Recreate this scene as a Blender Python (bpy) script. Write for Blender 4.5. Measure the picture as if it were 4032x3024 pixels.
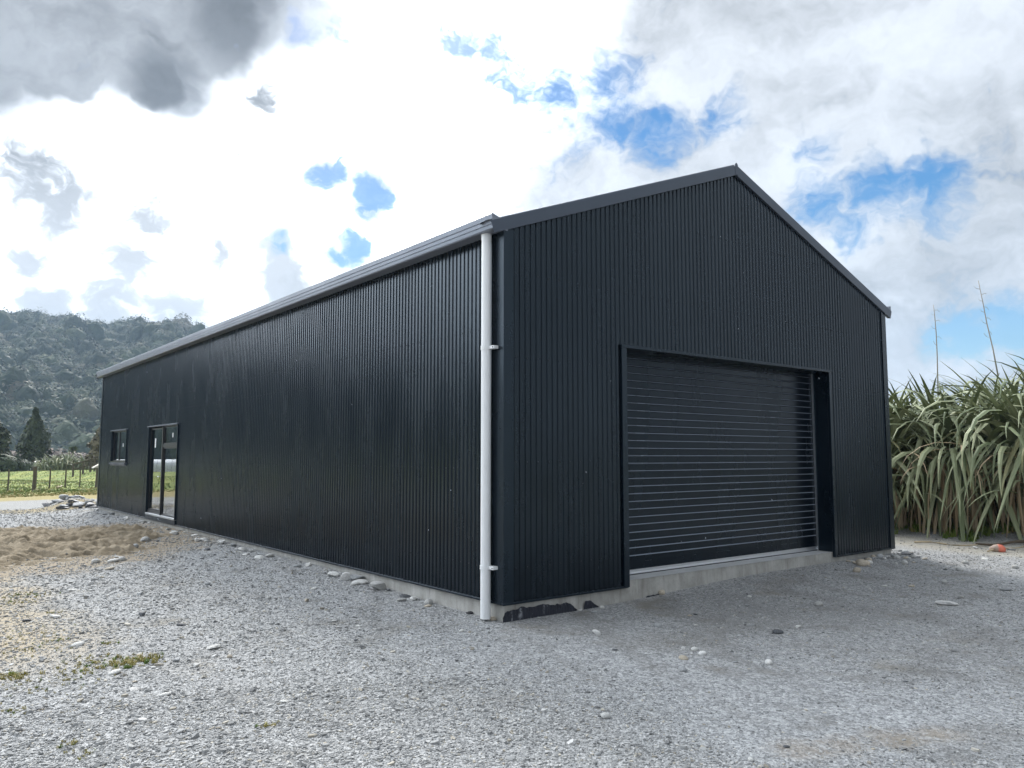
import bpy, bmesh, math, random
import numpy as np
from mathutils import Vector, Matrix, Euler, noise as mnoise
R = math.radians
random.seed(7); rng = np.random.default_rng(11)
for o in list(bpy.data.objects): bpy.data.objects.remove(o)
S = bpy.context.scene
COL = S.collection

# ------------------------------------------------------------------ camera
# world frame: origin = near corner of the shed at ground, +X along the gable wall, +Y along the long side wall
CAM = Vector((-5.007, -6.523, 1.682)); PITCH = R(5.188); YAW = R(-38.067)
FPX, CX, CY = 3117.0, 2016.0, 1512.0
cd = bpy.data.cameras.new('camera'); cam = bpy.data.objects.new('camera', cd); COL.objects.link(cam)
cam.location = CAM; cam.rotation_euler = (R(90) + PITCH, 0, YAW)
cd.sensor_width = 36; cd.lens = FPX / 4032 * 36; cd.clip_start = .05; cd.clip_end = 6000
S.camera = cam
S.view_settings.view_transform = 'Standard'; S.view_settings.look = 'None'
S.view_settings.exposure = 0.84; S.view_settings.gamma = 1; S.view_settings.use_curve_mapping = False
RM = Matrix.Rotation(YAW, 3, 'Z') @ Matrix.Rotation(R(90) + PITCH, 3, 'X')
def ray(px, py): return (RM @ Vector(((px - CX) / FPX, (CY - py) / FPX, -1))).normalized()
def ground_at(px, py, z=0.0):
    d = ray(px, py); return CAM + d * ((z - CAM.z) / d.z)
def at_dist(px, py, D):
    d = ray(px, py); return CAM + d * (D / math.hypot(d.x, d.y))

# ------------------------------------------------------------------ node helpers
class NT:
    def __init__(s, nt): s.nt = nt; s.n = nt.nodes; s.l = nt.links
    def new(s, t, **kw):
        n = s.n.new(t)
        for k, v in kw.items():
            if k[0] == '_': setattr(n, k[1:], v)
        return n
    def put(s, node, key, val):
        if val is None: return
        if isinstance(val, bpy.types.NodeSocket): s.l.new(val, node.inputs[key])
        else: node.inputs[key].default_value = val
    def math(s, op, a, b=None, c=None, clamp=False):
        n = s.n.new('ShaderNodeMath'); n.operation = op; n.use_clamp = clamp
        s.put(n, 0, a); s.put(n, 1, b); s.put(n, 2, c); return n.outputs[0]
    def vmath(s, op, a, b=None, scale=None):
        n = s.n.new('ShaderNodeVectorMath'); n.operation = op
        s.put(n, 0, a); s.put(n, 1, b)
        if scale is not None: s.put(n, 3, scale)
        return n.outputs['Value'] if op in ('LENGTH', 'DISTANCE', 'DOT_PRODUCT') else n.outputs[0]
    def noise(s, vec, scale, detail=4, rough=.55, dim='3D', out='Fac', dist=0):
        n = s.n.new('ShaderNodeTexNoise'); n.noise_dimensions = dim
        if vec is not None: s.l.new(vec, n.inputs['Vector'])
        n.inputs['Scale'].default_value = scale; n.inputs['Detail'].default_value = detail
        n.inputs['Roughness'].default_value = rough; n.inputs['Distortion'].default_value = dist
        return n.outputs[out]
    def voro(s, vec, scale, feat='F1', out='Distance', rnd=1):
        n = s.n.new('ShaderNodeTexVoronoi'); n.feature = feat
        if vec is not None: s.l.new(vec, n.inputs['Vector'])
        n.inputs['Scale'].default_value = scale; n.inputs['Randomness'].default_value = rnd
        return n.outputs[out]
    def ramp(s, v, a, b, c=0., d=1., smooth=True):
        n = s.n.new('ShaderNodeMapRange'); n.interpolation_type = 'SMOOTHSTEP' if smooth else 'LINEAR'
        s.put(n, 0, v); s.put(n, 1, a); s.put(n, 2, b); s.put(n, 3, c); s.put(n, 4, d); return n.outputs[0]
    def mix(s, f, a, b, mode='MIX'):
        n = s.n.new('ShaderNodeMix'); n.data_type = 'RGBA'; n.blend_type = mode
        s.put(n, 0, f)
        for k, v in ((6, a), (7, b)):
            if isinstance(v, tuple) and len(v) == 3: v = v + (1,)
            s.put(n, k, v)
        return n.outputs[2]
    def cramp(s, v, stops):
        n = s.n.new('ShaderNodeValToRGB'); s.l.new(v, n.inputs[0])
        e = n.color_ramp.elements
        while len(e) < len(stops): e.new(.5)
        for i, (p, c) in enumerate(stops): e[i].position = p; e[i].color = (*c, 1)
        return n.outputs[0]

# ------------------------------------------------------------------ world: Nishita sky behind broken cloud
SUN_DIR = Vector((math.sin(R(17)) * math.cos(R(36)), math.cos(R(17)) * math.cos(R(36)), math.sin(R(36))))   # sun veiled by bright cloud just above the frame
SUN_EL = math.asin(SUN_DIR.z); SUN_AZ = math.atan2(SUN_DIR.x, SUN_DIR.y)
w = bpy.data.worlds.new('World'); S.world = w; w.use_nodes = True
T = NT(w.node_tree); T.n.clear()
tc = T.new('ShaderNodeTexCoord'); D0 = T.vmath('NORMALIZE', tc.outputs['Generated'])
sky = T.new('ShaderNodeTexSky'); sky.sky_type = 'NISHITA'; sky.sun_disc = False
sky.sun_elevation = SUN_EL; sky.sun_rotation = SUN_AZ; sky.altitude = 50; sky.air_density = 1.0; sky.dust_density = .3; sky.ozone_density = 2.0
n1 = T.noise(D0, 8.0, 4, .62, out='Color')
wv = T.vmath('SUBTRACT', n1, (.5, .5, .5))
DW = T.vmath('ADD', D0, T.vmath('SCALE', wv, scale=.10))
DS = T.vmath('ADD', D0, T.vmath('SCALE', wv, scale=.08))
DF = T.vmath('ADD', T.vmath('MULTIPLY', D0, (1, 1, 2.0)), T.vmath('SCALE', wv, scale=.22))
fb = T.noise(DF, 4.6, 6, .58)
fb_hi = T.noise(DF, 17, 4, .6)
def blobs(vec, lst, soft):
    acc = None
    for px, py, r in lst:
        d = T.vmath('DISTANCE', vec, tuple(ray(px, py))); rr = r / FPX
        m = T.ramp(d, rr * (1 + soft), rr * (1 - soft))
        acc = m if acc is None else T.math('MAXIMUM', acc, m)
    return acc
SMALL = [(1290,690,95),(1350,680,70),(1470,750,110),(1450,800,80),(1370,970,95),(1320,985,60),(1095,1005,60),(935,635,38)]
HOLES = [(1220,175,100),(1360,140,80),(1880,170,150),(2010,290,170),(2180,370,150),(2400,410,170),(2620,480,130),(2850,450,100),
         (3180,640,120),(3220,800,130),(3440,780,150),(3640,720,140),(3340,910,90),(3800,1330,130),(4020,1290,140)]
DARK = [(150,20,410),(-250,0,480),(480,120,310),(620,310,150),(800,60,280),(300,260,170),(300,-400,800)]
PALE = [(1000,0,220),(1200,60,170),(700,350,130)]
GREY = [(110,700,130),(230,810,120),(600,890,100),(520,1020,110),(90,1020,85),(1035,370,60),(870,990,70),
        (180,1210,100),(450,1250,140),(690,1255,130),(1150,1115,95)]
hm = blobs(DW, HOLES, .9); hs_ = blobs(DW, SMALL, .9); dk = blobs(DS, DARK, .42); gr = blobs(DS, GREY, .95); thin = T.math('MAXIMUM', gr, hs_)
pl = blobs(DS, PALE, .5)
frag = T.math('ADD', T.math('MULTIPLY', T.math('SUBTRACT', fb, .5), -1.5), T.math('MULTIPLY', T.math('SUBTRACT', fb_hi, .5), -1.2))
hole = T.ramp(T.math('ADD', hm, T.math('MULTIPLY', frag, 1.35)), .28, 1.2)
hole = T.math('MAXIMUM', hole, T.ramp(T.math('ADD', hs_, T.math('MULTIPLY', T.math('SUBTRACT', fb_hi, .5), -2.0)), .38, .95))
hole = T.math('MAXIMUM', hole, T.ramp(T.math('ADD', T.math('SUBTRACT', .5, fb), T.math('MULTIPLY', frag, .12)), .20, .36, 0, .75))
gr = T.ramp(T.math('ADD', gr, T.math('MULTIPLY', T.math('SUBTRACT', fb_hi, .5), 2.0)), .15, 1.0)
sdot = T.vmath('DOT_PRODUCT', D0, tuple(SUN_DIR))
# the blown-out bright cloud round the veiled sun carries on past the left edge of the view
wide = T.vmath('DOT_PRODUCT', D0, (math.sin(R(-20)) * math.cos(R(28)), math.cos(R(-20)) * math.cos(R(28)), math.sin(R(28))))
glow = T.math('ADD', T.math('MULTIPLY', T.ramp(wide, math.cos(R(64)), math.cos(R(20))), 2.2), T.math('MULTIPLY', T.ramp(sdot, math.cos(R(27)), math.cos(R(1))), 6.0))
glow = T.math('MULTIPLY', glow, T.math('MULTIPLY', T.ramp(fb, .3, .6, .55, 1.1), T.ramp(T.math('ADD', thin, T.math('MULTIPLY', T.math('SUBTRACT', fb_hi, .5), 1.6)), .15, 1.0, 1, .10)))   # thicker cloud passes less sun
B = T.math('ADD', T.ramp(fb, .34, .64, .29, .54, False), glow)
B = T.math('ADD', B, T.math('MULTIPLY', T.math('SUBTRACT', fb_hi, .5), .20))
B = T.mix(T.math('MULTIPLY', gr, .93), T.mix(0, B, B), T.mix(0, T.ramp(fb_hi, .3, .7, .36, .46), (0, 0, 0)))
cloudcol = T.mix(1, B, (.93, .985, 1.06), 'MULTIPLY')
cloudcol = T.mix(T.math('MULTIPLY', pl, .9), cloudcol, (.30, .335, .39))
dkc = T.mix(1, T.mix(0, T.ramp(fb, .3, .7, .055, .115), (0, 0, 0)), (.93, 1.0, 1.10), 'MULTIPLY')
cloudcol = T.mix(T.math('MULTIPLY', dk, .97), cloudcol, dkc)
bg_s = T.new('ShaderNodeBackground'); hsv = T.new('ShaderNodeHueSaturation'); hsv.inputs['Saturation'].default_value = 1.65; T.l.new(sky.outputs[0], hsv.inputs['Color']); T.l.new(hsv.outputs[0], bg_s.inputs[0]); bg_s.inputs[1].default_value = .06
bg_c = T.new('ShaderNodeBackground'); T.l.new(cloudcol, bg_c.inputs[0]); bg_c.inputs[1].default_value = 1.0
ms = T.new('ShaderNodeMixShader'); T.l.new(T.math('MULTIPLY', hole, .95), ms.inputs[0]); T.l.new(bg_c.outputs[0], ms.inputs[1]); T.l.new(bg_s.outputs[0], ms.inputs[2])
wo = T.new('ShaderNodeOutputWorld'); T.l.new(ms.outputs[0], wo.inputs[0])
S.cycles.volume_bounces = 0; S.cycles.max_bounces = 5; S.cycles.diffuse_bounces = 2; S.cycles.glossy_bounces = 3; S.cycles.transmission_bounces = 5; S.cycles.transparent_max_bounces = 6
w.cycles.sampling_method = 'MANUAL'; w.cycles.sample_map_resolution = 1024

sd = bpy.data.lights.new('sun', 'SUN'); sd.energy = 2.0; sd.angle = R(16); sd.color = (1, .95, .88)
so = bpy.data.objects.new('sun', sd); COL.objects.link(so); so.rotation_euler = SUN_DIR.to_track_quat('Z', 'Y').to_euler(); so.location = (20, 30, 40)

# ------------------------------------------------------------------ object helpers
def tag(o, label=None, cat=None, group=None, kind=None):
    if label: o['label'] = label
    if cat: o['category'] = cat
    if group: o['group'] = group
    if kind: o['kind'] = kind
    return o
def link(name, me, parent=None, loc=(0, 0, 0), rot=(0, 0, 0), sc=None):
    o = bpy.data.objects.new(name, me); COL.objects.link(o); o.location = loc; o.rotation_euler = rot
    if sc is not None: o.scale = (sc, sc, sc) if isinstance(sc, (int, float)) else sc
    if parent: o.parent = parent
    return o
def empty(name, loc=(0, 0, 0), rz=0):
    o = bpy.data.objects.new(name, None); COL.objects.link(o); o.location = loc; o.rotation_euler = (0, 0, rz); o.empty_display_size = .2; return o
class MB:
    def __init__(s): s.v = []; s.f = []; s.m = []
    def quad(s, a, b, c, d, mi=0):
        i = len(s.v); s.v += [tuple(a), tuple(b), tuple(c), tuple(d)]; s.f.append((i, i+1, i+2, i+3)); s.m.append(mi)
    def tri(s, a, b, c):
        i = len(s.v); s.v += [tuple(a), tuple(b), tuple(c)]; s.f.append((i, i+1, i+2)); s.m.append(0)
    def box(s, a, b):
        i = len(s.v); x0, y0, z0 = a; x1, y1, z1 = b
        s.v += [(x0,y0,z0),(x1,y0,z0),(x1,y1,z0),(x0,y1,z0),(x0,y0,z1),(x1,y0,z1),(x1,y1,z1),(x0,y1,z1)]
        for f in ((0,3,2,1),(4,5,6,7),(0,1,5,4),(1,2,6,5),(2,3,7,6),(3,0,4,7)): s.f.append(tuple(i+k for k in f)); s.m.append(0)
        return s
    def tube(s, pts, rad, n=8, caps=True):
        i0 = len(s.v); pts = [Vector(p) for p in pts]
        if not isinstance(rad, (list, tuple)): rad = [rad] * len(pts)
        for k, p in enumerate(pts):
            t = (pts[min(k+1, len(pts)-1)] - pts[max(k-1, 0)]).normalized()
            a = t.orthogonal().normalized() if abs(t.z) < .99 else Vector((1, 0, 0)); b = t.cross(a)
            a = b.cross(t)
            for j in range(n):
                an = 2 * math.pi * j / n; s.v.append(tuple(p + (a * math.cos(an) + b * math.sin(an)) * rad[k]))
        for k in range(len(pts) - 1):
            for j in range(n):
                s.f.append((i0+k*n+j, i0+k*n+(j+1) % n, i0+(k+1)*n+(j+1) % n, i0+(k+1)*n+j)); s.m.append(0)
        if caps:
            s.f.append(tuple(i0 + j for j in range(n))[::-1]); s.m.append(0)
            s.f.append(tuple(i0 + (len(pts)-1)*n + j for j in range(n))); s.m.append(0)
        return s
    def extrude(s, prof, p0, p1, u, v, close=False, caps=False):
        """profile [(a,b)] in axes u,v swept from p0 to p1"""
        p0, p1, u, v = map(Vector, (p0, p1, u, v)); i = len(s.v); n = len(prof)
        for p in (p0, p1):
            for a, b in prof: s.v.append(tuple(p + u * a + v * b))
        for j in range(n if close else n - 1):
            k = (j + 1) % n; s.f.append((i+j, i+k, i+n+k, i+n+j)); s.m.append(0)
        if caps:
            s.f.append(tuple(i+j for j in range(n))[::-1]); s.m.append(0); s.f.append(tuple(i+n+j for j in range(n))); s.m.append(0)
        return s
    def mesh(s, name, mats, smooth=False, bevel=0, fix=True):
        me = bpy.data.meshes.new(name); me.from_pydata(s.v, [], s.f)
        for m in (mats if isinstance(mats, (list, tuple)) else [mats]): me.materials.append(m)
        if len(set(s.m)) > 1: me.polygons.foreach_set('material_index', s.m)
        if bevel or fix:
            bm = bmesh.new(); bm.from_mesh(me)
            if bevel:
                bmesh.ops.remove_doubles(bm, verts=bm.verts, dist=1e-5)
                bmesh.ops.recalc_face_normals(bm, faces=bm.faces)
                bmesh.ops.bevel(bm, geom=[e for e in bm.edges if e.is_manifold and e.calc_face_angle(0) > .5], offset=bevel, segments=1, affect='EDGES', clamp_overlap=True)
            bm.to_mesh(me); bm.free()
        if smooth: me.polygons.foreach_set('use_smooth', [True] * len(me.polygons))
        me.update(); return me
    def build(s, name, mats, parent=None, loc=(0, 0, 0), **k): return link(name, s.mesh(name, mats, **k), parent, loc)

def mat(name, col=None, rough=.6, metal=0, spec=.5, build=None, bump=None):
    m = bpy.data.materials.new(name); m.use_nodes = True; t = NT(m.node_tree)
    p = m.node_tree.nodes['Principled BSDF']
    if col: p.inputs['Base Color'].default_value = (*col, 1)
    p.inputs['Roughness'].default_value = rough; p.inputs['Metallic'].default_value = metal; p.inputs['Specular IOR Level'].default_value = spec
    if build: build(t, p)
    return m
def add_bump(t, p, h, strength=.5, dist=.01):
    b = t.new('ShaderNodeBump'); b.inputs['Strength'].default_value = strength; b.inputs['Distance'].default_value = dist
    t.l.new(h, b.inputs['Height']); t.l.new(b.outputs[0], p.inputs['Normal'])
def objco(t): return t.new('ShaderNodeTexCoord').outputs['Object']
def geopos(t): return t.new('ShaderNodeNewGeometry').outputs['Position']
def objrand(t): return t.new('ShaderNodeObjectInfo').outputs['Random']

def steel(base, r0):
    def f(t, p):
        g = geopos(t)
        n = t.noise(t.vmath('MULTIPLY', g, (1, 1, .25)), 2.2, 5, .6)          # rain dust film, runs downward
        n2 = t.noise(g, 60, 3, .6)
        c = t.mix(t.ramp(n, .45, .8, 0, .18), base, tuple(min(1, b * 1.6 + .002) for b in base))
        t.l.new(c, p.inputs['Base Color'])
        t.l.new(t.math('ADD', t.ramp(n, .3, .75, r0 - .05, r0 + .1), t.math('MULTIPLY', n2, .05)), p.inputs['Roughness'])
        p.inputs['Specular Tint'].default_value = (.62, .83, 1, 1)
    return f
M = {}
M['clad'] = mat('dark_cladding_steel', rough=.38, spec=.48, build=steel((.0022, .0036, .0062), .20))
M['trim'] = mat('dark_flashing_steel', rough=.4, spec=.5, build=steel((.0018, .0045, .0088), .26))
M['fascia'] = mat('gutter_steel', rough=.4, spec=.5, build=steel((.058, .065, .084), .32))
M['door'] = mat('roller_door_steel', rough=.3, spec=.32, build=steel((.0022, .0045, .0085), .22))
M['bead_glint'] = mat('door_bead_painted_glint', rough=.15, spec=1.0, build=steel((.17, .195, .235), .18))  # reflection lines on the slats, put into a paler bead colour
M['gutter'] = mat('gutter_steel_lit', rough=.4, spec=.5, build=steel((.17, .182, .215), .33))  # same paint as the barge, with the light on the gutter put into its colour
M['alu'] = mat('silver_aluminium', (.62, .64, .66), .32, .9)
M['frame'] = mat('black_aluminium', (.012, .013, .016), .4)
M['screw'] = mat('screw_head', (.012, .013, .015), .45)
M['dark'] = mat('dark_interior_lining', (.03, .03, .03), .9)
def f(t, p):
    g = geopos(t); n = t.noise(t.vmath('MULTIPLY', g, (1, 1, .4)), 5, 5, .6)
    t.l.new(t.mix(t.ramp(n, .5, .75, 0, .5), (.79, .805, .81), (.64, .65, .635)), p.inputs['Base Color'])
M['pvc'] = mat('white_pvc', rough=.35, build=f)
def f(t, p):
    g = geopos(t); n = t.noise(g, 3.5, 6, .65); n2 = t.noise(t.vmath('MULTIPLY', g, (1, 1, .15)), 11, 4, .6); n3 = t.noise(g, 45, 3, .6)
    c = t.mix(t.ramp(n, .3, .7), (.30, .295, .27), (.44, .435, .41))
    c = t.mix(t.ramp(n2, .52, .75, 0, .75), c, (.22, .21, .185))
    c = t.mix(t.ramp(n2, .46, .3, 0, .5), c, (.56, .55, .52))
    c = t.mix(t.ramp(n3, .6, .72, 0, .35), c, (.17, .165, .15))
    t.l.new(c, p.inputs['Base Color']); add_bump(t, p, t.math('ADD', n, t.math('MULTIPLY', n3, .3)), .5, .01)
M['concrete'] = mat('weathered_concrete', rough=.85, build=f)
def f(t, p):
    g = geopos(t); n = t.noise(g, 4, 5, .6)
    t.l.new(t.mix(t.ramp(n, .3, .7), (.46, .47, .47), (.56, .57, .575)), p.inputs['Base Color']); add_bump(t, p, t.noise(g, 90, 3), .15, .004)
M['slab'] = mat('trowelled_slab', rough=.55, build=f)
def f(t, p):
    g = geopos(t); n = t.noise(t.vmath('MULTIPLY', g, (1, 1, .35)), 16, 5, .68, dist=.6); n2 = t.noise(g, 8, 4, .6)
    m = t.math('MULTIPLY', t.ramp(n, .55, .66, 0, .55), t.ramp(n2, .45, .62))
    t.l.new(t.mix(m, (.012, .015, .026), (.42, .44, .47)), p.inputs['Base Color']); add_bump(t, p, t.noise(g, 30, 4), .6, .01)
M['bitumen'] = mat('bitumen_membrane', rough=.45, build=f)
def f(t, p):
    p.inputs['Transmission Weight'].default_value = 1; p.inputs['IOR'].default_value = 2.5
    p.inputs['Base Color'].default_value = (.82, .86, .88, 1)
M['glass'] = mat('window_glass', rough=0, build=f)
M['sticker'] = mat('white_sticker', (.8, .8, .8), .6)

def stone_mat(name, lo, hi, rough=.75):
    def f(t, p):
        g = objco(t); r = objrand(t)
        n = t.noise(t.vmath('ADD', g, t.vmath('SCALE', (7., 3., 5.), scale=r)), 5, 5, .65)
        c = t.mix(t.ramp(n, .3, .72), lo, hi)
        k = t.ramp(r, 0, 1, .75, 1.2, False); v = t.new('ShaderNodeCombineColor'); [t.l.new(k, v.inputs[i]) for i in range(3)]
        t.l.new(t.mix(1, c, v.outputs[0], 'MULTIPLY'), p.inputs['Base Color']); add_bump(t, p, n, .6, .02)
    return mat(name, rough=rough, build=f)
M['st_grey'] = stone_mat('grey_stone', (.24, .25, .255), (.42, .43, .43))
M['st_pale'] = stone_mat('pale_stone', (.44, .44, .42), (.62, .615, .59))
M['st_dark'] = stone_mat('dark_slate_stone', (.05, .055, .062), (.12, .125, .135), .6)
M['st_tan'] = stone_mat('tan_stone', (.40, .35, .27), (.56, .50, .41))
M['st_white'] = stone_mat('white_stone', (.62, .61, .58), (.78, .775, .76))
def f(t, p):
    g = objco(t); sx = t.new('ShaderNodeSeparateXYZ'); t.l.new(g, sx.inputs[0])
    n = t.noise(g, 6, 4); m = t.ramp(t.math('ADD', sx.outputs[0], t.math('MULTIPLY', n, .5)), .1, .35)
    t.l.new(t.mix(m, (.40, .30, .24), (.72, .19, .12)), p.inputs['Base Color'])
M['st_orange'] = mat('orange_painted_stone', rough=.6, build=f)

# ------------------------------------------------------------------ ground
def sm(a, b, x): t = np.clip((x - a) / (b - a), 0, 1); return t * t * (3 - 2 * t)
def vnoise(x, y, seed=0):
    """cheap smooth value noise, numpy"""
    x = np.asarray(x, float); y = np.asarray(y, float)
    xi = np.floor(x).astype(np.int64); yi = np.floor(y).astype(np.int64); fx = x - xi; fy = y - yi
    fx = fx * fx * (3 - 2 * fx); fy = fy * fy * (3 - 2 * fy)
    def h(a, b):
        n = (a * 374761393 + b * 668265263 + seed * 974711) & 0xffffffff
        n = ((n ^ (n >> 13)) * 1274126177) & 0xffffffff
        return ((n ^ (n >> 16)) & 0xffff) / 65535.
    return (h(xi, yi)*(1-fx)+h(xi+1, yi)*fx)*(1-fy) + (h(xi, yi+1)*(1-fx)+h(xi+1, yi+1)*fx)*fy
def fbm(x, y, oct=4, seed=0):
    s = 0; a = .5
    for o in range(oct): s = s + a * vnoise(x * 2**o, y * 2**o, seed + o); a *= .5
    return s
def wall_dist(x, y):
    dx = np.maximum(np.maximum(-x, x - 8), 0); dy = np.maximum(np.maximum(-y, y - 20), 0); return np.hypot(dx, dy)
def bank(x, y):
    return .78 * sm(12.2, 15.6, x + .12 * np.abs(y - 1)) * sm(-14, -6, y) * (1 - sm(30, 45, x))
def gz(x, y):
    x = np.asarray(x, float); y = np.asarray(y, float)
    r = np.hypot(x - CAM.x, y - CAM.y)
    near = 1 - sm(45, 80, r)
    z = (fbm(x * .35, y * .35, 4, 3) - .47) * .09 * near + (fbm(x * 1.7, y * 1.7, 3, 9) - .44) * .03 * near
    d = wall_dist(x, y)
    corner = 1 - sm(1.0, 4.5, np.hypot(x, y))
    z = z * sm(0, 2.5, d + .5) + .095 * (1 - sm(.15, 1.4, d)) * (1 - corner)       # backfill against the foundation
    z = z + bank(x, y) + .12 * sm(28, 33, y) * near * (fbm(x * .6, y * .6, 3, 21))
    z = z - 1.75 * sm(44, 165, r) + .34 * np.exp(-((x + .15)**2 / .45 + (y - 22.6)**2 / 1.7))
    return z
def axis(lo, hi, flo, fhi, step, g=1.16):
    a = list(np.arange(flo, fhi + 1e-6, step)); s = step
    x = a[-1]
    while x < hi: s *= g; x += s; a.append(x)
    s = step; x = a[0]
    while x > lo: s *= g; x -= s; a.insert(0, x)
    return np.array(a)
ax = axis(-1150, 1150, -9, 17, .11); ay = axis(-110, 1350, -6.5, 24, .11)
gx, gy = np.meshgrid(ax, ay); zz = gz(gx, gy)
nv, nu = gx.shape
idx = np.arange(nv * nu).reshape(nv, nu)
fq = np.stack([idx[:-1, :-1], idx[:-1, 1:], idx[1:, 1:], idx[1:, :-1]], -1).reshape(-1, 4)
def np_mesh(name, V, F, m, smooth=True):
    me = bpy.data.meshes.new(name); me.vertices.add(len(V)); me.vertices.foreach_set('co', np.asarray(V, np.float32).ravel())
    k = F.shape[1]; me.loops.add(F.size); me.loops.foreach_set('vertex_index', F.ravel().astype(np.int32))
    me.polygons.add(len(F)); me.polygons.foreach_set('loop_start', np.arange(0, F.size, k, dtype=np.int32)); me.polygons.foreach_set('loop_total', np.full(len(F), k, np.int32))
    if smooth: me.polygons.foreach_set('use_smooth', np.ones(len(F), bool))
    me.materials.append(m); me.update(calc_edges=True); me.validate(); return me
def damp_mask(t, g):
    """irregular compacted, damp patches and faint wheel-worn streaks leading to the roller door"""
    s = t.new('ShaderNodeSeparateXYZ'); t.l.new(g, s.inputs[0]); X, Y = s.outputs[0], s.outputs[1]
    a = t.noise(g, .75, 5, .65)
    u_ = t.math('ADD', t.math('MULTIPLY', X, .93), t.math('MULTIPLY', Y, -.37)); v_ = t.math('ADD', t.math('MULTIPLY', X, .37), t.math('MULTIPLY', Y, .93))
    cv = t.new('ShaderNodeCombineXYZ'); t.l.new(t.math('MULTIPLY', u_, 1.9), cv.inputs[0]); t.l.new(t.math('MULTIPLY', v_, .30), cv.inputs[1])
    b = t.noise(cv.outputs[0], 1.0, 4, .6)
    yard = t.math('MULTIPLY', t.ramp(X, -3.5, 0.5, .35, 1), t.ramp(Y, 20, 24, 1, .3))
    return t.math('MULTIPLY', t.math('MAXIMUM', t.ramp(a, .50, .68), t.ramp(b, .54, .70, 0, .8)), yard)
def f(t, p):
    g = geopos(t); s = t.new('ShaderNodeSeparateXYZ'); t.l.new(g, s.inputs[0]); X, Y = s.outputs[0], s.outputs[1]
    big = t.noise(g, .35, 2, .6); mid = t.noise(g, 1.6, 4, .6); fine = t.noise(g, 14, 3, .7); vf = t.noise(g, 70, 2, .7)
    v1 = t.voro(t.vmath('MULTIPLY', g, (1, 1, .3)), 38, out='Color'); vd = t.voro(g, 38)
    v2 = t.voro(t.vmath('MULTIPLY', g, (1, 1, .3)), 95, out='Color')
    chip = t.mix(.5, v1, v2); bw = t.new('ShaderNodeRGBToBW'); t.l.new(chip, bw.inputs[0])
    grav = t.cramp(bw.outputs[0], [(.15, (.12, .123, .125)), (.42, (.27, .275, .276)), (.62, (.38, .386, .386)), (.9, (.56, .562, .555))])
    grav = t.mix(t.ramp(mid, .54, .72, 0, .62), grav, (.17, .165, .152))                       # damp fines
    grav = t.mix(t.ramp(t.noise(g, .8, 5, .65), .56, .72, 0, .45), grav, (.30, .265, .20))       # silt patches
    grav = t.mix(t.math('MULTIPLY', damp_mask(t, g), .5), grav, (.165, .16, .148))
    # sandy silt at the left edge
    e = t.math('ADD', X, t.math('MULTIPLY', t.math('SUBTRACT', mid, .5), 1.6))
    lm = t.math('MULTIPLY', t.ramp(e, -3.0, -4.0), t.math('MULTIPLY', t.ramp(Y, 0, 2.0), t.ramp(Y, 13, 9)))
    grav = t.mix(t.math('MULTIPLY', lm, t.ramp(fine, .3, .55, .5, .95)), grav, t.mix(fine, (.30, .25, .17), (.46, .39, .28)))
    hd = t.vmath('DISTANCE', t.vmath('MULTIPLY', g, (1 / 4.9, 1 / 4.6, 0)), (-4.5 / 4.9, 11.3 / 4.6, 0))
    hd = t.math('ADD', hd, t.math('ADD', t.math('MULTIPLY', t.math('SUBTRACT', mid, .5), .55), t.math('MULTIPLY', t.math('SUBTRACT', fine, .5), .45)))
    grav = t.mix(t.ramp(hd, 1.14, .94, 0, .9), grav, t.mix(fine, (.22, .175, .115), (.36, .30, .22)))
    # stains in the gravel, and broad grey patches darkening it before the gable
    for px, py, ra, col in ((2620, 2525, .55, (.17, .16, .14)), (2950, 2440, .9, (.20, .195, .185)), (3150, 2960, .22, (.27, .21, .14)), (3330, 2945, .2, (.27, .21, .14)), (3520, 2915, .24, (.27, .21, .14)), (3700, 2895, .2, (.27, .21, .14)), (3900, 2890, .28, (.13, .12, .10)), (2900, 2380, .8, (.19, .19, .185)), (3400, 2420, 1.0, (.21, .21, .205))):
        q = ground_at(px, py); dd_ = t.vmath('DISTANCE', g, (q.x, q.y, 0)); dd_ = t.math('ADD', dd_, t.math('MULTIPLY', t.math('SUBTRACT', fine, .5), ra * 1.4))
        grav = t.mix(t.ramp(dd_, ra * 1.15, ra * .2, 0, .36), grav, col)
    # pale track beyond the sand and tan dry strip
    ye = t.math('ADD', Y, t.math('ADD', t.math('MULTIPLY', t.math('SUBTRACT', big, .5), 3.5), t.math('MULTIPLY', t.math('SUBTRACT', mid, .5), 2.4)))
    trk = t.math('MULTIPLY', t.ramp(ye, 22.5, 23.5), 1.0)
    c = t.mix(t.math('MULTIPLY', trk, .8), grav, t.mix(bw.outputs[0], (.20, .20, .19), (.36, .355, .34)))
    strip = t.math('MULTIPLY', t.ramp(ye, 20.6, 21.3), t.ramp(ye, 22.9, 22.2))
    c = t.mix(t.math('MULTIPLY', strip, .85), c, (.30, .24, .13))
    # verge and pasture
    gcol = t.mix(t.ramp(fine, .3, .7), (.10, .15, .03), (.22, .27, .055))
    gcol = t.mix(t.ramp(big, .42, .62, 0, .8), gcol, (.28, .30, .07))
    gcol = t.mix(t.ramp(mid, .55, .75, 0, .6), gcol, (.26, .22, .09))
    dry = t.mix(fine, (.25, .20, .075), (.34, .29, .12))
    c = t.mix(t.ramp(ye, 27.5, 29.0), c, dry); c = t.mix(t.ramp(ye, 31.5, 35.5), c, gcol)
    # behind and right: bank soil with grass
    bk = t.ramp(t.math('ADD', X, t.math('MULTIPLY', t.math('SUBTRACT', mid, .5), 1.5)), 12.4, 13.6)
    c = t.mix(bk, c, t.mix(t.ramp(mid, .45, .6), (.10, .085, .06), (.07, .11, .025)))
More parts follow.
